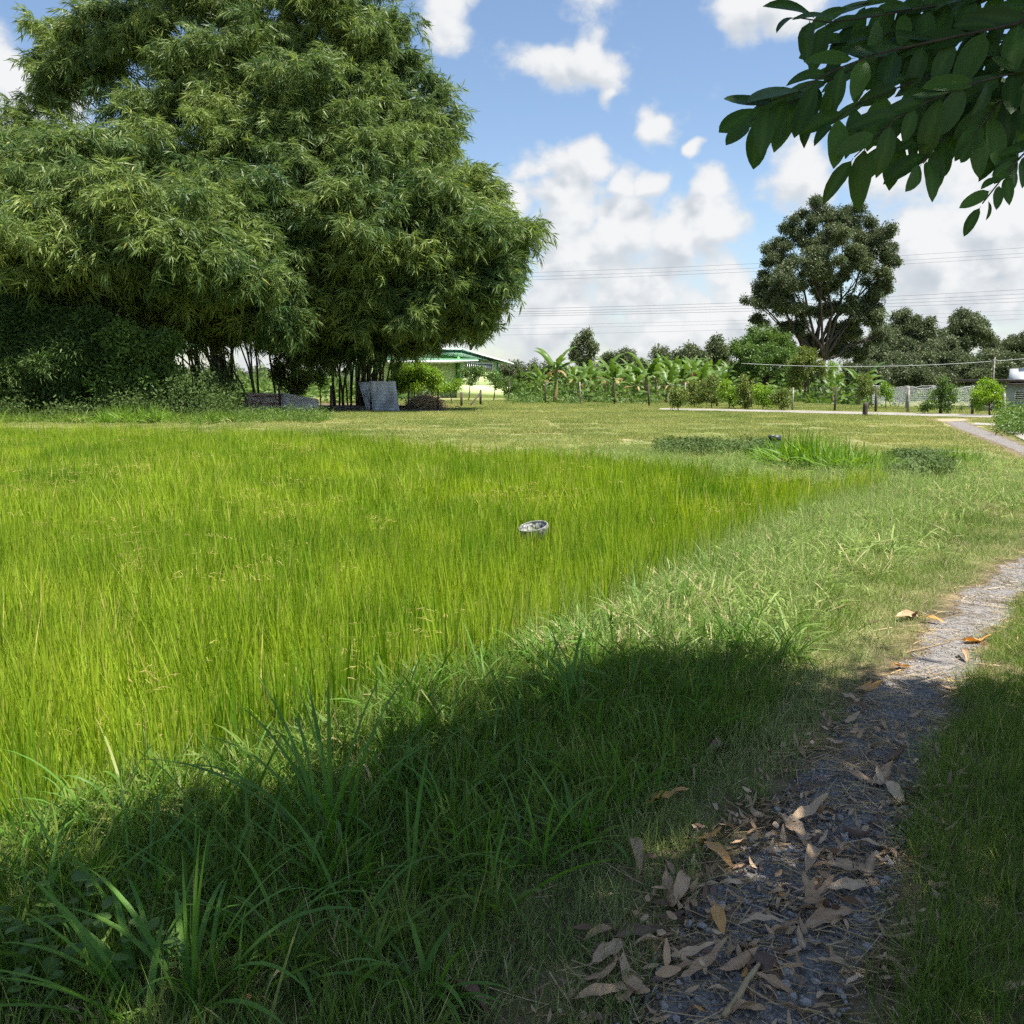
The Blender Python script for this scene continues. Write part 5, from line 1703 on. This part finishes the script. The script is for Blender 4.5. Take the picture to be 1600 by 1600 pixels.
# ================================================================== tall tussocks by the paddy corner
TUS = [clump_mesh('tussock', [clump(70, 0.16, (0.45, 0.85), (0.018, 0.030), (0.1, 0.85), (0.15, 0.8), 6), clump(25, 0.12, (0.5, 0.8), (0.014, 0.022), (0.0, 0.3), (0.0, 0.25), 5)], 'tussock') for _ in range(4)]
ORD = 'first second third fourth fifth sixth seventh eighth ninth tenth eleventh twelfth thirteenth fourteenth'.split()
i = 0
for (px, py, s) in ((1192, 722, 0.75), (1205, 728, 0.8), (1222, 724, 0.95), (1238, 733, 0.9), (1252, 727, 0.9), (1268, 736, 0.95), (1284, 731, 0.85), (1298, 740, 0.85), (1312, 735, 0.8),
                    (1328, 743, 0.75), (1343, 738, 0.7), (1358, 745, 0.65), (1374, 740, 0.6), (1388, 744, 0.55)):
    p = G(px, py)
    p[2] = ground_z(p[0], p[1])
    tag(link('grass_tussock', TUS[i % 4], None, p, (0, 0, RNG.random() * 6), (s * 1.6, s * 1.6, s * (0.95 if px < 1230 else 1.3))), ORD[i] + ' broad-bladed tussock from the black pipe in the paddy corner row', 'tussock', 'tall grass tussocks at the paddy corner')
    i += 1
for (px, py, s) in ((1475, 726, 0.6), (1490, 724, 0.68), (1507, 727, 0.65), (1522, 726, 0.55)):
    p = G(px, py)
    p[2] = ground_z(p[0], p[1])
    tag(link('grass_tussock', TUS[i % 4], None, p, (0, 0, RNG.random() * 6), s), 'smaller upright tussock near where the far path leaves the lawn', 'tussock', 'tall grass tussocks near the far path')
    i += 1
for (px, py, s) in ((180, 661, 1.2), (200, 663, 1.35), (222, 662, 1.25), (165, 664, 1.1), (245, 663, 1.3), (262, 662, 1.0), (330, 662, 0.9), (345, 661, 0.9)):
    p = G(px, py)
    tag(link('grass_tussock', TUS[i % 4], None, p, (0, 0, RNG.random() * 6), s), 'tall arching tussock at the foot of the dark undergrowth', 'tussock', 'tussocks below the bamboo')
    i += 1

# black pipe stub with rim
pp = G(1210, 703)
pipe = thing('black_pipe', 'black plastic pipe stub standing behind the tall tussocks', 'pipe', pp)
h = A(1210, 681.5, pp[1])[2]
V, Q = lathe([(0.14, -0.1), (0.14, h), (0.122, h), (0.118, h - 0.25), (0.0, h - 0.25)])
link('pipe_body', mesh('pipe_body', V, Q, mats=[M['plastic_black']]), pipe)
V, Q = lathe([(0.1405, h - 0.10), (0.149, h - 0.095), (0.149, h + 0.02), (0.126, h + 0.022), (0.1215, h - 0.03)])
link('rim', mesh('rim', V, Q, mats=[M['plastic_black']]), pipe)

# cement basin tipped up in the rice
bsn = thing('cement_basin', 'stained grey cement basin tipped on its side among the rice', 'basin', (BASIN[0], BASIN[1], 0.0))
rad = 0.15
prof = [(0.02, -0.02), (rad * 0.55, -0.01), (rad * 0.9, 0.05), (rad, 0.12), (rad + 0.014, 0.125), (rad + 0.016, 0.115), (rad * 0.95, 0.024), (rad * 0.55, -0.035), (0.02, -0.04)]
sd = 28
an = np.linspace(0, 2 * np.pi, sd, endpoint=False)
V = np.array([[(r * math.cos(a), r * math.sin(a), z) for a in an] for r, z in prof]).reshape(-1, 3)
ii = np.arange(len(prof) * sd).reshape(len(prof), sd)
nx = np.roll(ii, -1, 1)
Q = np.stack([ii[:-1], nx[:-1], nx[1:], ii[1:]], -1).reshape(-1, 4)
tilt = (R(12), R(-8), R(-12))
link('bowl', mesh('bowl', V, Q, mats=[M['cement']], smooth=True), bsn, (0, 0, -0.085), tilt)
a = np.linspace(0, 2 * np.pi, 33)
V, Q, T = tube(np.c_[(rad + 0.007) * np.cos(a), (rad + 0.007) * np.sin(a), np.full(33, 0.124)], 0.010, 6, False)
link('rim', mesh('rim', V, Q, T, mats=[M['cement_rim']], smooth=True), bsn, (0, 0, -0.085), tilt)

# ================================================================== foreground wide-bladed grass clumps
def arch_blade(base, az, lean, L, W, droop, segs=9, fold=0.18):
    """one long grass blade with a keel: three vertices across"""
    V, Q = [], []
    p = np.array(base, float)
    th = lean
    sd = np.array([-math.sin(az), math.cos(az), 0])
    for k in range(segs + 1):
        t = k / segs
        if k:
            d = np.array([math.cos(az) * math.sin(th), math.sin(az) * math.sin(th), math.cos(th)])
            p = p + d * L / segs
            th = lean + droop * t ** 1.6
        w = W * 0.65 * ((0.55 + 0.9 * t) * (1 - t ** 2.4) + 0.015)
        nrm = np.array([-math.cos(az) * math.cos(th), -math.sin(az) * math.cos(th), math.sin(th)])
        V += [p - sd * w + nrm * w * fold * 2, p, p + sd * w + nrm * w * fold * 2]
    for k in range(segs):
        a = k * 3
        Q += [(a, a + 1, a + 4, a + 3), (a + 1, a + 2, a + 5, a + 4)]
    return np.array(V), np.array(Q)


def wide_clump(name, label, px, py, blades_, group='broad-bladed grass clumps in the shade'):
    p = G(px, py)
    p[2] = ground_z(p[0], p[1])
    root = thing(name, label, 'grass', p, group)
    for (az, lean, L, W, droop) in blades_:
        V, Q = arch_blade((RNG.normal(0, 0.025), RNG.normal(0, 0.025), -0.02), R(az), R(lean), L, W, R(droop))
        link('blade', mesh('blade', V, Q, mats=[M['wide']], tint=np.full(len(V), RNG.random() * 0.94), smooth=True), root)
    return root


def rnd_blades(n, L=(0.45, 0.75), W=(0.010, 0.018), lean=(5, 40), droop=(40, 120), az0=0, az1=360):
    return [(RNG.uniform(az0, az1), RNG.uniform(*lean), RNG.uniform(*L), RNG.uniform(*W), RNG.uniform(*droop)) for _ in range(n)]


wide_clump('grass_clump', 'clump of upright blades rising tallest at the lower left of the photo', 305, 1610,
           [(80, 4, 0.50, 0.010, 14), (60, 6, 0.48, 0.010, 10), (20, 8, 0.46, 0.009, 18), (110, 8, 0.42, 0.009, 25), (5, 18, 0.48, 0.020, 60), (10, 30, 0.52, 0.02, 95),
            (170, 35, 0.45, 0.016, 60), (150, 30, 0.5, 0.016, 55), (-30, 45, 0.40, 0.018, 80)] + rnd_blades(8, (0.3, 0.5)))
wide_clump('grass_clump', 'low spreading clump with blue-green blades at the bottom edge', 225, 1625, rnd_blades(16, (0.3, 0.55), (0.012, 0.02), (20, 55), (20, 80), 90, 250))
wide_clump('grass_clump', 'big arching clump whose dark blades lean over the sunlit rice', 520, 1330,
           [(140, 20, 0.75, 0.013, 40), (150, 24, 0.72, 0.013, 55), (160, 28, 0.72, 0.013, 75), (170, 30, 0.7, 0.014, 85), (130, 16, 0.62, 0.011, 30), (40, 12, 0.7, 0.016, 25),
            (100, 5, 0.7, 0.014, 15), (20, 25, 0.65, 0.016, 70), (190, 35, 0.8, 0.018, 60)] + rnd_blades(14, (0.5, 0.8)))
wide_clump('grass_clump', 'clump with a few long blades arching at the shade edge near the lit rice', 905, 1120, rnd_blades(14, (0.35, 0.6), (0.010, 0.016), (10, 40), (30, 90), 60, 230))
wide_clump('grass_clump', 'low clump of drooping blades beside the fallen leaves', 905, 1330, rnd_blades(18, (0.2, 0.38), (0.009, 0.014), (15, 50), (30, 90)))
wide_clump('grass_clump', 'small clump of pale drooping blades left of the brown leaves', 660, 1560, rnd_blades(14, (0.2, 0.4), (0.010, 0.017), (15, 50), (40, 100)))
ORD2 = 'first second third fourth fifth sixth seventh eighth ninth tenth eleventh twelfth thirteenth fourteenth fifteenth'.split()
for no_, (px, py) in enumerate(sorted(((120, 1420), (230, 1400), (60, 1500), (350, 1440), (430, 1500), (560, 1480), (640, 1400), (400, 1380), (700, 1310), (150, 1330), (20, 1430), (500, 1420), (330, 1350), (770, 1230), (620, 1260)))):
    wide_clump('grass_clump', ORD2[no_] + ' loose clump of dark blades in the shaded grass from the left', px, py, rnd_blades(9, (0.25, 0.55), (0.006, 0.012), (10, 55), (50, 130)))
for no_, (px, py, s) in enumerate(sorted(((640, 1130, 1), (1105, 905, 1), (1170, 890, 0.8), (960, 990, 0.9), (1060, 960, 0.8), (860, 1040, 0.9), (1000, 960, 0.8), (760, 1090, 0.9)))):
    wide_clump('grass_clump', ORD2[no_] + ' sunlit clump of arching blades along the rice edge from the left', px, py, rnd_blades(12, (0.25 * s, 0.5 * s), (0.008, 0.014), (5, 40), (30, 110)), 'sunlit grass clumps along the rice edge')

# dry stalk leaning at the bottom edge
p0, p1 = G(445, 1605) + (0, 0, 0.01), G(560, 1515) + (0, 0, 0.03)
V, Q, T = tube(bent(p0, p1, 6, 0.015), [0.0035, 0.004, 0.0035, 0.003, 0.003, 0.002], 6)
tag(link('dry_stalk', mesh('dry_stalk', V, Q, T, mats=[M['straw']], smooth=True)), 'straight dry tan stalk lying in the grass at the bottom', 'stalk')
p0, p1 = G(1130, 1600) + (0, 0, 0.02), G(1185, 1525) + (0, 0, 0.035)
V, Q, T = tube(bent(p0, p1, 6, 0.03), [0.008, 0.009, 0.009, 0.008, 0.008, 0.005], 7)
tag(link('dry_stalk', mesh('dry_stalk', V, Q, T, mats=[M['straw']], smooth=True)), 'thick split tan stalk lying on the gravel at the bottom of the path', 'stalk')
for (q0, q1, lab) in (((1155, 1500), (1215, 1400), 'thin dark forked twig on the middle of the path'), ((1300, 1370), (1420, 1330), 'thin grey twig lying across the shaded path'), ((1410, 1025), (1500, 1000), 'pale stick lying on the sunlit gravel')):
    p0, p1 = G(*q0) + (0, 0, 0.012), G(*q1) + (0, 0, 0.014)
    V, Q, T = tube(bent(p0, p1, 7, 0.06) * (1, 1, 0) + (0, 0, 0.014), [0.003, 0.003, 0.0028, 0.0025, 0.002, 0.0018, 0.001], 5)
    tag(link('fallen_twig', mesh('fallen_twig', V, Q, T, mats=[M['twig'] if 'pale' not in lab else M['straw']], smooth=True)), lab, 'twig')


# ================================================================== leaves: shared shape with a midrib, 5 columns
def leaf_mesh(name, mat, wide, curl, fold, twist, tip=0.55, segs=9, wav=0.0, tint=None):
    """unit-length leaf along x, normal z; wide = width / length"""
    V, Q = [], []
    x = z = 0.0
    for k in range(segs + 1):
        t = k / segs
        if k:
            th = curl * (t - 0.35)
            x += math.cos(th) / segs
            z -= math.sin(th) / segs
        w = wide * 0.5 * 2.35 * (t + 0.004) ** 0.62 * (1.004 - t) ** 0.78 * (1 + 0.03 * RNG.normal())
        tw = twist * (t - 0.3)
        for c in (-1, -0.5, 0, 0.5, 1):
            yy = c * w
            zz = fold * abs(c) * w + wav * math.sin(t * 14 + c * 2) * abs(c) * w
            V.append((x, yy * math.cos(tw) - zz * math.sin(tw), z + yy * math.sin(tw) + zz * math.cos(tw)))
    for k in range(segs):
        for c in range(4):
            a = k * 5 + c
            Q.append((a, a + 1, a + 6, a + 5))
    V = np.array(V)
    n0 = len(V)
    # stalk
    s = np.array([(0, -0.008, 0), (0, 0.008, 0), (-0.08, 0.006, 0.015), (-0.08, -0.006, 0.015)])
    V = np.concatenate([V, s])
    Q = np.concatenate([np.array(Q), [(n0, n0 + 1, n0 + 2, n0 + 3)]])
    t0_ = RNG.random() if tint is None else tint
    tv = np.concatenate([np.tile([t0_, t0_ * 0.8, min(1, t0_ + 0.55), t0_ * 0.8, t0_], segs + 1), np.full(4, t0_)])
    return mesh(name, V, Q, mats=[M[mat]], tint=tv, smooth=True)


def orient(o, base, d, nrm, L):
    d = norm(np.asarray(d, float))
    nrm = np.asarray(nrm, float)
    y = norm(np.cross(nrm, d))
    z = np.cross(d, y)
    m = Matrix(((d[0], y[0], z[0], base[0]), (d[1], y[1], z[1], base[1]), (d[2], y[2], z[2], base[2]), (0, 0, 0, 1)))
    o.matrix_basis = m @ Matrix.Scale(L, 4)


KINDS = {k: [leaf_mesh('fallen_leaf', m, w, c, f, t, wav=wv) for (w, c, f, t, wv) in ((0.27, 0.8, 0.35, 0.4, 0.25), (0.23, -0.9, 0.5, -0.6, 0.3), (0.28, 0.4, 0.15, 0.2, 0.4), (0.25, -0.6, -0.5, 0.9, 0.2), (0.22, 1.4, 0.9, -0.4, 0.2))]
         for k, m in (('brown', 'fallen'), ('grey', 'fallen_grey'), ('orange', 'fallen_orange'), ('dark', 'fallen_dark'))}
LAB = {'brown': 'dry brown leaf', 'grey': 'faded grey-tan leaf', 'orange': 'orange-brown leaf', 'dark': 'dark curled brown leaf'}


def fallen(px0, py0, px1, py1, kind, lift=0.012):
    a, b = G(px0, py0), G(px1, py1)
    for p in (a, b):
        p[2] = ground_z(p[0], p[1])
    L = np.linalg.norm(b - a)
    L = min(max(L * 1.22, 0.055), 0.24)
    o = link('fallen_leaf', KINDS[kind][RNG.integers(0, 5)])
    d = b - a
    d[2] = RNG.normal(0, 0.08) * L
    orient(o, a + (0, 0, lift + RNG.uniform(0.002, 0.016) + 0.07 * L), d, (RNG.normal(0, 0.3), RNG.normal(0, 0.3), 1), L)
    x, y = a[0], a[1]
    on = in_poly(np.array([x]), np.array([y]), PATH_POLY)[0]
    lit = py0 < 1060
    left = x < np.interp(y, PL[:14, 1], PL[:14, 0])
    if on:
        band = 'at the bottom of the path' if py0 > 1500 else 'low on the shaded path' if py0 > 1400 else 'midway up the shaded path' if py0 > 1280 else 'high on the path near the shade edge'
        where, grp = ('lying on the sunlit gravel path', 'leaves on the sunlit path') if lit else (band, 'leaves on the shaded path')
    elif left:
        where, grp = ('on the sunlit bank grass', 'leaves on the sunlit bank') if lit else ('in the shaded grass left of the path', 'leaves left of the path')
    else:
        where, grp = ('in the verge grass right of the path', 'leaves right of the path')
    size_ = 'long ' if L > 0.17 else 'small ' if L < 0.085 else ''
    tag(o, size_ + LAB[kind] + ' ' + where, 'leaf', grp)
    return o


CROP = [(270, 380, 385, 430, 'dark'), (240, 620, 375, 590, 'orange'), (200, 750, 225, 835, 'grey'), (415, 735, 505, 725, 'orange'), (440, 755, 540, 830, 'orange'), (470, 740, 510, 780, 'orange'),
        (320, 810, 350, 850, 'brown'), (320, 860, 350, 975, 'brown'), (355, 970, 390, 880, 'brown'), (495, 980, 520, 1065, 'orange'), (170, 1160, 235, 1310, 'brown'), (60, 1200, 160, 1105, 'grey'),
        (205, 1130, 330, 1110, 'grey'), (335, 1165, 470, 1155, 'grey'), (375, 1250, 525, 1165, 'brown'), (510, 1215, 625, 1165, 'brown'), (590, 1050, 715, 1035, 'grey'), (685, 1095, 775, 1055, 'brown'),
        (700, 1140, 805, 1115, 'grey'), (775, 1000, 905, 970, 'brown'), (815, 1060, 960, 1000, 'brown'), (580, 1110, 770, 1250, 'dark'), (720, 1190, 800, 1210, 'brown'), (860, 1170, 1000, 1200, 'grey'),
        (820, 870, 880, 780, 'grey'), (755, 685, 930, 610, 'grey'), (725, 650, 830, 750, 'grey'), (820, 745, 860, 705, 'grey'), (595, 575, 630, 610, 'grey'), (620, 620, 665, 665, 'grey'), (895, 375, 970, 415, 'grey'),
        (960, 315, 1000, 295, 'grey'), (930, 490, 1060, 525, 'brown'), (1065, 545, 1120, 480, 'brown'), (1110, 530, 1160, 590, 'grey'), (1040, 460, 1090, 490, 'brown'), (1100, 460, 1160, 430, 'dark'),
        (1160, 490, 1190, 520, 'brown'), (970, 760, 1120, 765, 'grey'), (860, 770, 960, 780, 'brown'), (930, 800, 980, 770, 'grey'), (890, 830, 1030, 860, 'grey'), (1030, 870, 1060, 810, 'grey'),
        (770, 930, 830, 910, 'brown'), (870, 940, 905, 900, 'brown'), (900, 925, 1030, 900, 'grey'), (1190, 290, 1225, 275, 'grey'), (990, 190, 1045, 180, 'orange'), (1120, 115, 1180, 105, 'orange'),
        (1300, 175, 1360, 190, 'brown'), (1390, 20, 1470, 10, 'orange'), (1375, 60, 1395, 85, 'brown'), (580, 75, 600, 35, 'grey'), (735, 130, 745, 150, 'brown'), (600, 215, 640, 250, 'grey'),
        (440, 360, 530, 420, 'dark'), (730, 900, 745, 950, 'orange'), (520, 660, 560, 710, 'brown'), (550, 755, 600, 745, 'brown'), (950, 690, 1030, 740, 'dark'), (1070, 310, 1110, 335, 'grey'),
        (1060, 640, 1120, 655, 'brown'), (975, 580, 1000, 610, 'grey'), (1020, 570, 1065, 585, 'grey'), (1080, 590, 1100, 610, 'grey'), (265, 1010, 370, 1025, 'dark'), (0, 1320, 140, 1290, 'brown'),
        (30, 1100, 140, 1060, 'brown'), (140, 1090, 300, 1050, 'dark'), (250, 1330, 290, 1370, 'brown'), (420, 1340, 455, 1370, 'orange'), (560, 1370, 640, 1320, 'brown'), (720, 1340, 820, 1350, 'brown'),
        (640, 1230, 760, 1270, 'brown'), (20, 1250, 130, 1210, 'brown'), (590, 1230, 610, 1200, 'orange'), (1150, 560, 1250, 580, 'dark'), (940, 210, 1000, 240, 'brown')]
for (a, b, c, d, k) in CROP:
    s = 700 / 1600
    fallen(900 + a * s, 1000 + b * s, 900 + c * s, 1000 + d * s, k)
for q in ((365, 1590, 412, 1597, 'orange'), (690, 1552, 770, 1597, 'dark'), (1400, 972, 1450, 965, 'brown'), (1440, 972, 1470, 978, 'orange'), (1500, 1008, 1540, 1006, 'orange'), (1392, 1045, 1420, 1052, 'orange'), (1345, 1085, 1372, 1080, 'orange'),
          (1420, 960, 1432, 975, 'dark'), (1150, 1012, 1160, 1022, 'orange'), (1035, 1170, 1080, 1185, 'dark'), (1105, 1190, 1150, 1165, 'dark'), (1130, 1025, 1145, 1012, 'brown'), (1355, 975, 1372, 980, 'dark')):
    fallen(*q)
for _ in range(150):
    t = RNG.random() ** 0.8
    py = 1230 + 370 * t
    cx = np.interp(py, [1200, 1300, 1400, 1500, 1600], [1320, 1270, 1200, 1150, 1100])
    px = cx + RNG.normal(0, 95 + 60 * t)
    a = RNG.random() * 6.3
    L = RNG.uniform(14, 46) * (0.6 + 0.5 * t)
    fallen(px, py, px + L * math.cos(a), py + L * 0.55 * math.sin(a), RNG.choice(['brown', 'grey', 'brown', 'grey', 'dark']), 0.004)

# ================================================================== the tree overhead: trunk outside the picture, branch hanging into it
TB = np.array([5.6, 1.0, 0.0])
over = thing('overhanging_tree', 'large-leaved tree whose dark branch hangs into the upper right corner', 'tree', TB)
F0 = np.array([5.0, 1.2, 3.0])
limbs = [(bent(TB - (0, 0, 0.2), F0, 6, 0.03), 0.24, 0.17)]
for q in ((2.2, 0.5, 5.4), (3.0, 3.6, 5.6), (6.5, 3.0, 5.5), (4.5, -1.5, 5.5), (1.0, 2.0, 6.2)):
    limbs.append((bent(F0, q, 7, 0.05), 0.11, 0.03))
link('trunk', limb_mesh('trunk', limbs, M['bark'], TB, 10), over)

# canopy over the camera: it throws the shade on the foreground
SHADE = W2([(-350, 1480), (0, 1395), (300, 1285), (600, 1190), (760, 1112), (880, 1062), (1000, 1046), (1100, 1032), (1240, 1050), (1310, 1082), (1370, 1056), (1400, 1066), (1480, 1084), (1530, 1072), (1570, 1076), (1600, 1092), (1800, 1090)])
SHADE = np.concatenate([SHADE, [(4.2, 3.0), (3.2, 1.4), (-2.4, 1.4)]])
x, y = RNG.uniform(-4.5, 7, 9500), RNG.uniform(-3, 6, 9500)
dd = poly_dist(x, y, SHADE)
ins_ = in_poly(x, y, SHADE)
k = (ins_ & (dd > 0.16 + 0.14 * RNG.normal(size=len(x)))) | (~ins_ & (dd < 0.5) & (y > 1.6) & (RNG.random(len(x)) < 0.022))
x, y = x[k], y[k]
for (hx_, hy_, hr) in ((*G(1085, 1335)[:2], 0.0),):
    far = np.hypot(x - hx_, y - hy_) > hr + 0.30
    x, y = x[far], y[far]
z = RNG.uniform(4.4, 7.2, len(x))
P = np.c_[x, y, np.zeros(len(x))] + SUN_DIR[None] * (z / SUN_DIR[2])[:, None]
px, py, fw = project(P)
out = ~((fw > 0) & (px > -60) & (px < 1660) & (py > -45) & (py < 1660))
P = P[out]
n = len(P)
cr = scatter('crown', P, 'canopy', RNG.random((n, 3)) * 6.3, RNG.uniform(0.7, 1.1, n), over, TB)
tag(cr, kind='stuff')
print('canopy', n)

OL = [leaf_mesh('leaf', 'overhang', w, c, f, t, tip=0.3, segs=8) for (w, c, f, t) in ((0.44, 0.4, 0.12, 0.25), (0.40, 0.7, 0.2, -0.3), (0.46, 0.3, 0.1, 0.1), (0.38, 0.9, 0.25, 0.4), (0.42, -0.3, 0.15, -0.2))]
TW = [  # picture points from the outer end inwards, depth, leaf length
    ([(1250, 28), (1300, 36), (1370, 25), (1480, 5), (1620, -30)], 2.5, 0.150),
    ([(1180, 168), (1235, 148), (1335, 92), (1450, 66), (1620, 30)], 2.3, 0.150),
    ([(1172, 190), (1225, 165), (1290, 128), (1370, 90), (1500, 50), (1640, 10)], 2.4, 0.145),
    ([(1300, 190), (1345, 160), (1395, 140), (1480, 108), (1620, 70)], 2.35, 0.150),
    ([(1335, 245), (1372, 205), (1420, 170), (1500, 135), (1640, 100)], 2.3, 0.145),
    ([(1385, 225), (1420, 190), (1480, 150), (1560, 110), (1640, 80)], 2.45, 0.140),
    ([(1440, 255), (1462, 225), (1500, 195), (1560, 160), (1640, 120)], 2.35, 0.125),
    ([(1520, 215), (1545, 180), (1580, 140), (1640, 110)], 2.4, 0.140),
    ([(1535, 318), (1560, 285), (1585, 255), (1620, 220), (1660, 190)], 2.3, 0.085),
    ([(1330, 10), (1400, -5), (1500, -30)], 2.6, 0.150),
    ([(1300, 70), (1370, 60), (1450, 30), (1560, -10)], 2.55, 0.150),
    ([(1430, 110), (1500, 90), (1580, 60), (1660, 40)], 2.6, 0.150),
    ([(1480, 180), (1530, 140), (1600, 100), (1660, 80)], 2.6, 0.145),
    ([(1560, 230), (1590, 190), (1640, 150)], 2.5, 0.13),
    ([(1400, 60), (1470, 40), (1560, 20), (1660, 0)], 2.75, 0.150),
]
nl = 0
joinP = np.array([2.6, 2.5, 3.1])
limb2 = bent(F0, joinP, 7, 0.04)
br = link('branch', limb_mesh('branch', [(limb2, 0.07, 0.03)], M['bark'], TB, 8), over)
for (pts, D, LL) in TW:
    P = np.array([A(px, py, D + 0.05 * i + RNG.normal(0, 0.03)) for i, (px, py) in enumerate(pts)])
    P = np.concatenate([P, [P[-1] * 0.45 + joinP * 0.55, joinP]])
    k = 14
    s = np.r_[0, np.cumsum(np.linalg.norm(np.diff(P, axis=0), axis=1))]
    tot = s[len(pts) - 1]
    V, Q, T = tube(np.array([[np.interp(v, s, P[:, j]) for j in range(3)] for v in np.linspace(0, s[-1], 18)]) - TB, np.linspace(0.0016, 0.008, 18), 6)
    tw = link('twig', mesh('twig', V, Q, T, mats=[M['twig']], smooth=True), over)
    v = 0.0
    sd = 1
    while v < tot:
        p = np.array([np.interp(v, s, P[:, j]) for j in range(3)])
        q = np.array([np.interp(v + 0.03, s, P[:, j]) for j in range(3)])
        tdir = norm(p - q)
        perp = norm(np.cross(tdir, np.array([0, -1, 0.15])))
        d = tdir * RNG.uniform(0.55, 0.9) + perp * sd * RNG.uniform(0.35, 0.75) + np.array([0, RNG.normal(0, 0.15), -RNG.uniform(0.25, 0.6)])
        if v == 0:
            d = tdir + np.array([0, 0, -0.25])
        nrm = np.array([RNG.normal(0, 0.35), -0.75, 0.55 + RNG.normal(0, 0.25)])
        o = link('leaf', OL[RNG.integers(0, 5)], tw)
        L = LL * RNG.uniform(0.65, 1.08) * (0.8 if v < 0.02 else 1)
        orient(o, p - TB + norm(d) * 0.012, d, nrm, L)
        nl += 1
        v += LL * RNG.uniform(0.20, 0.34)
        sd = -sd
print('overhang leaves', nl)
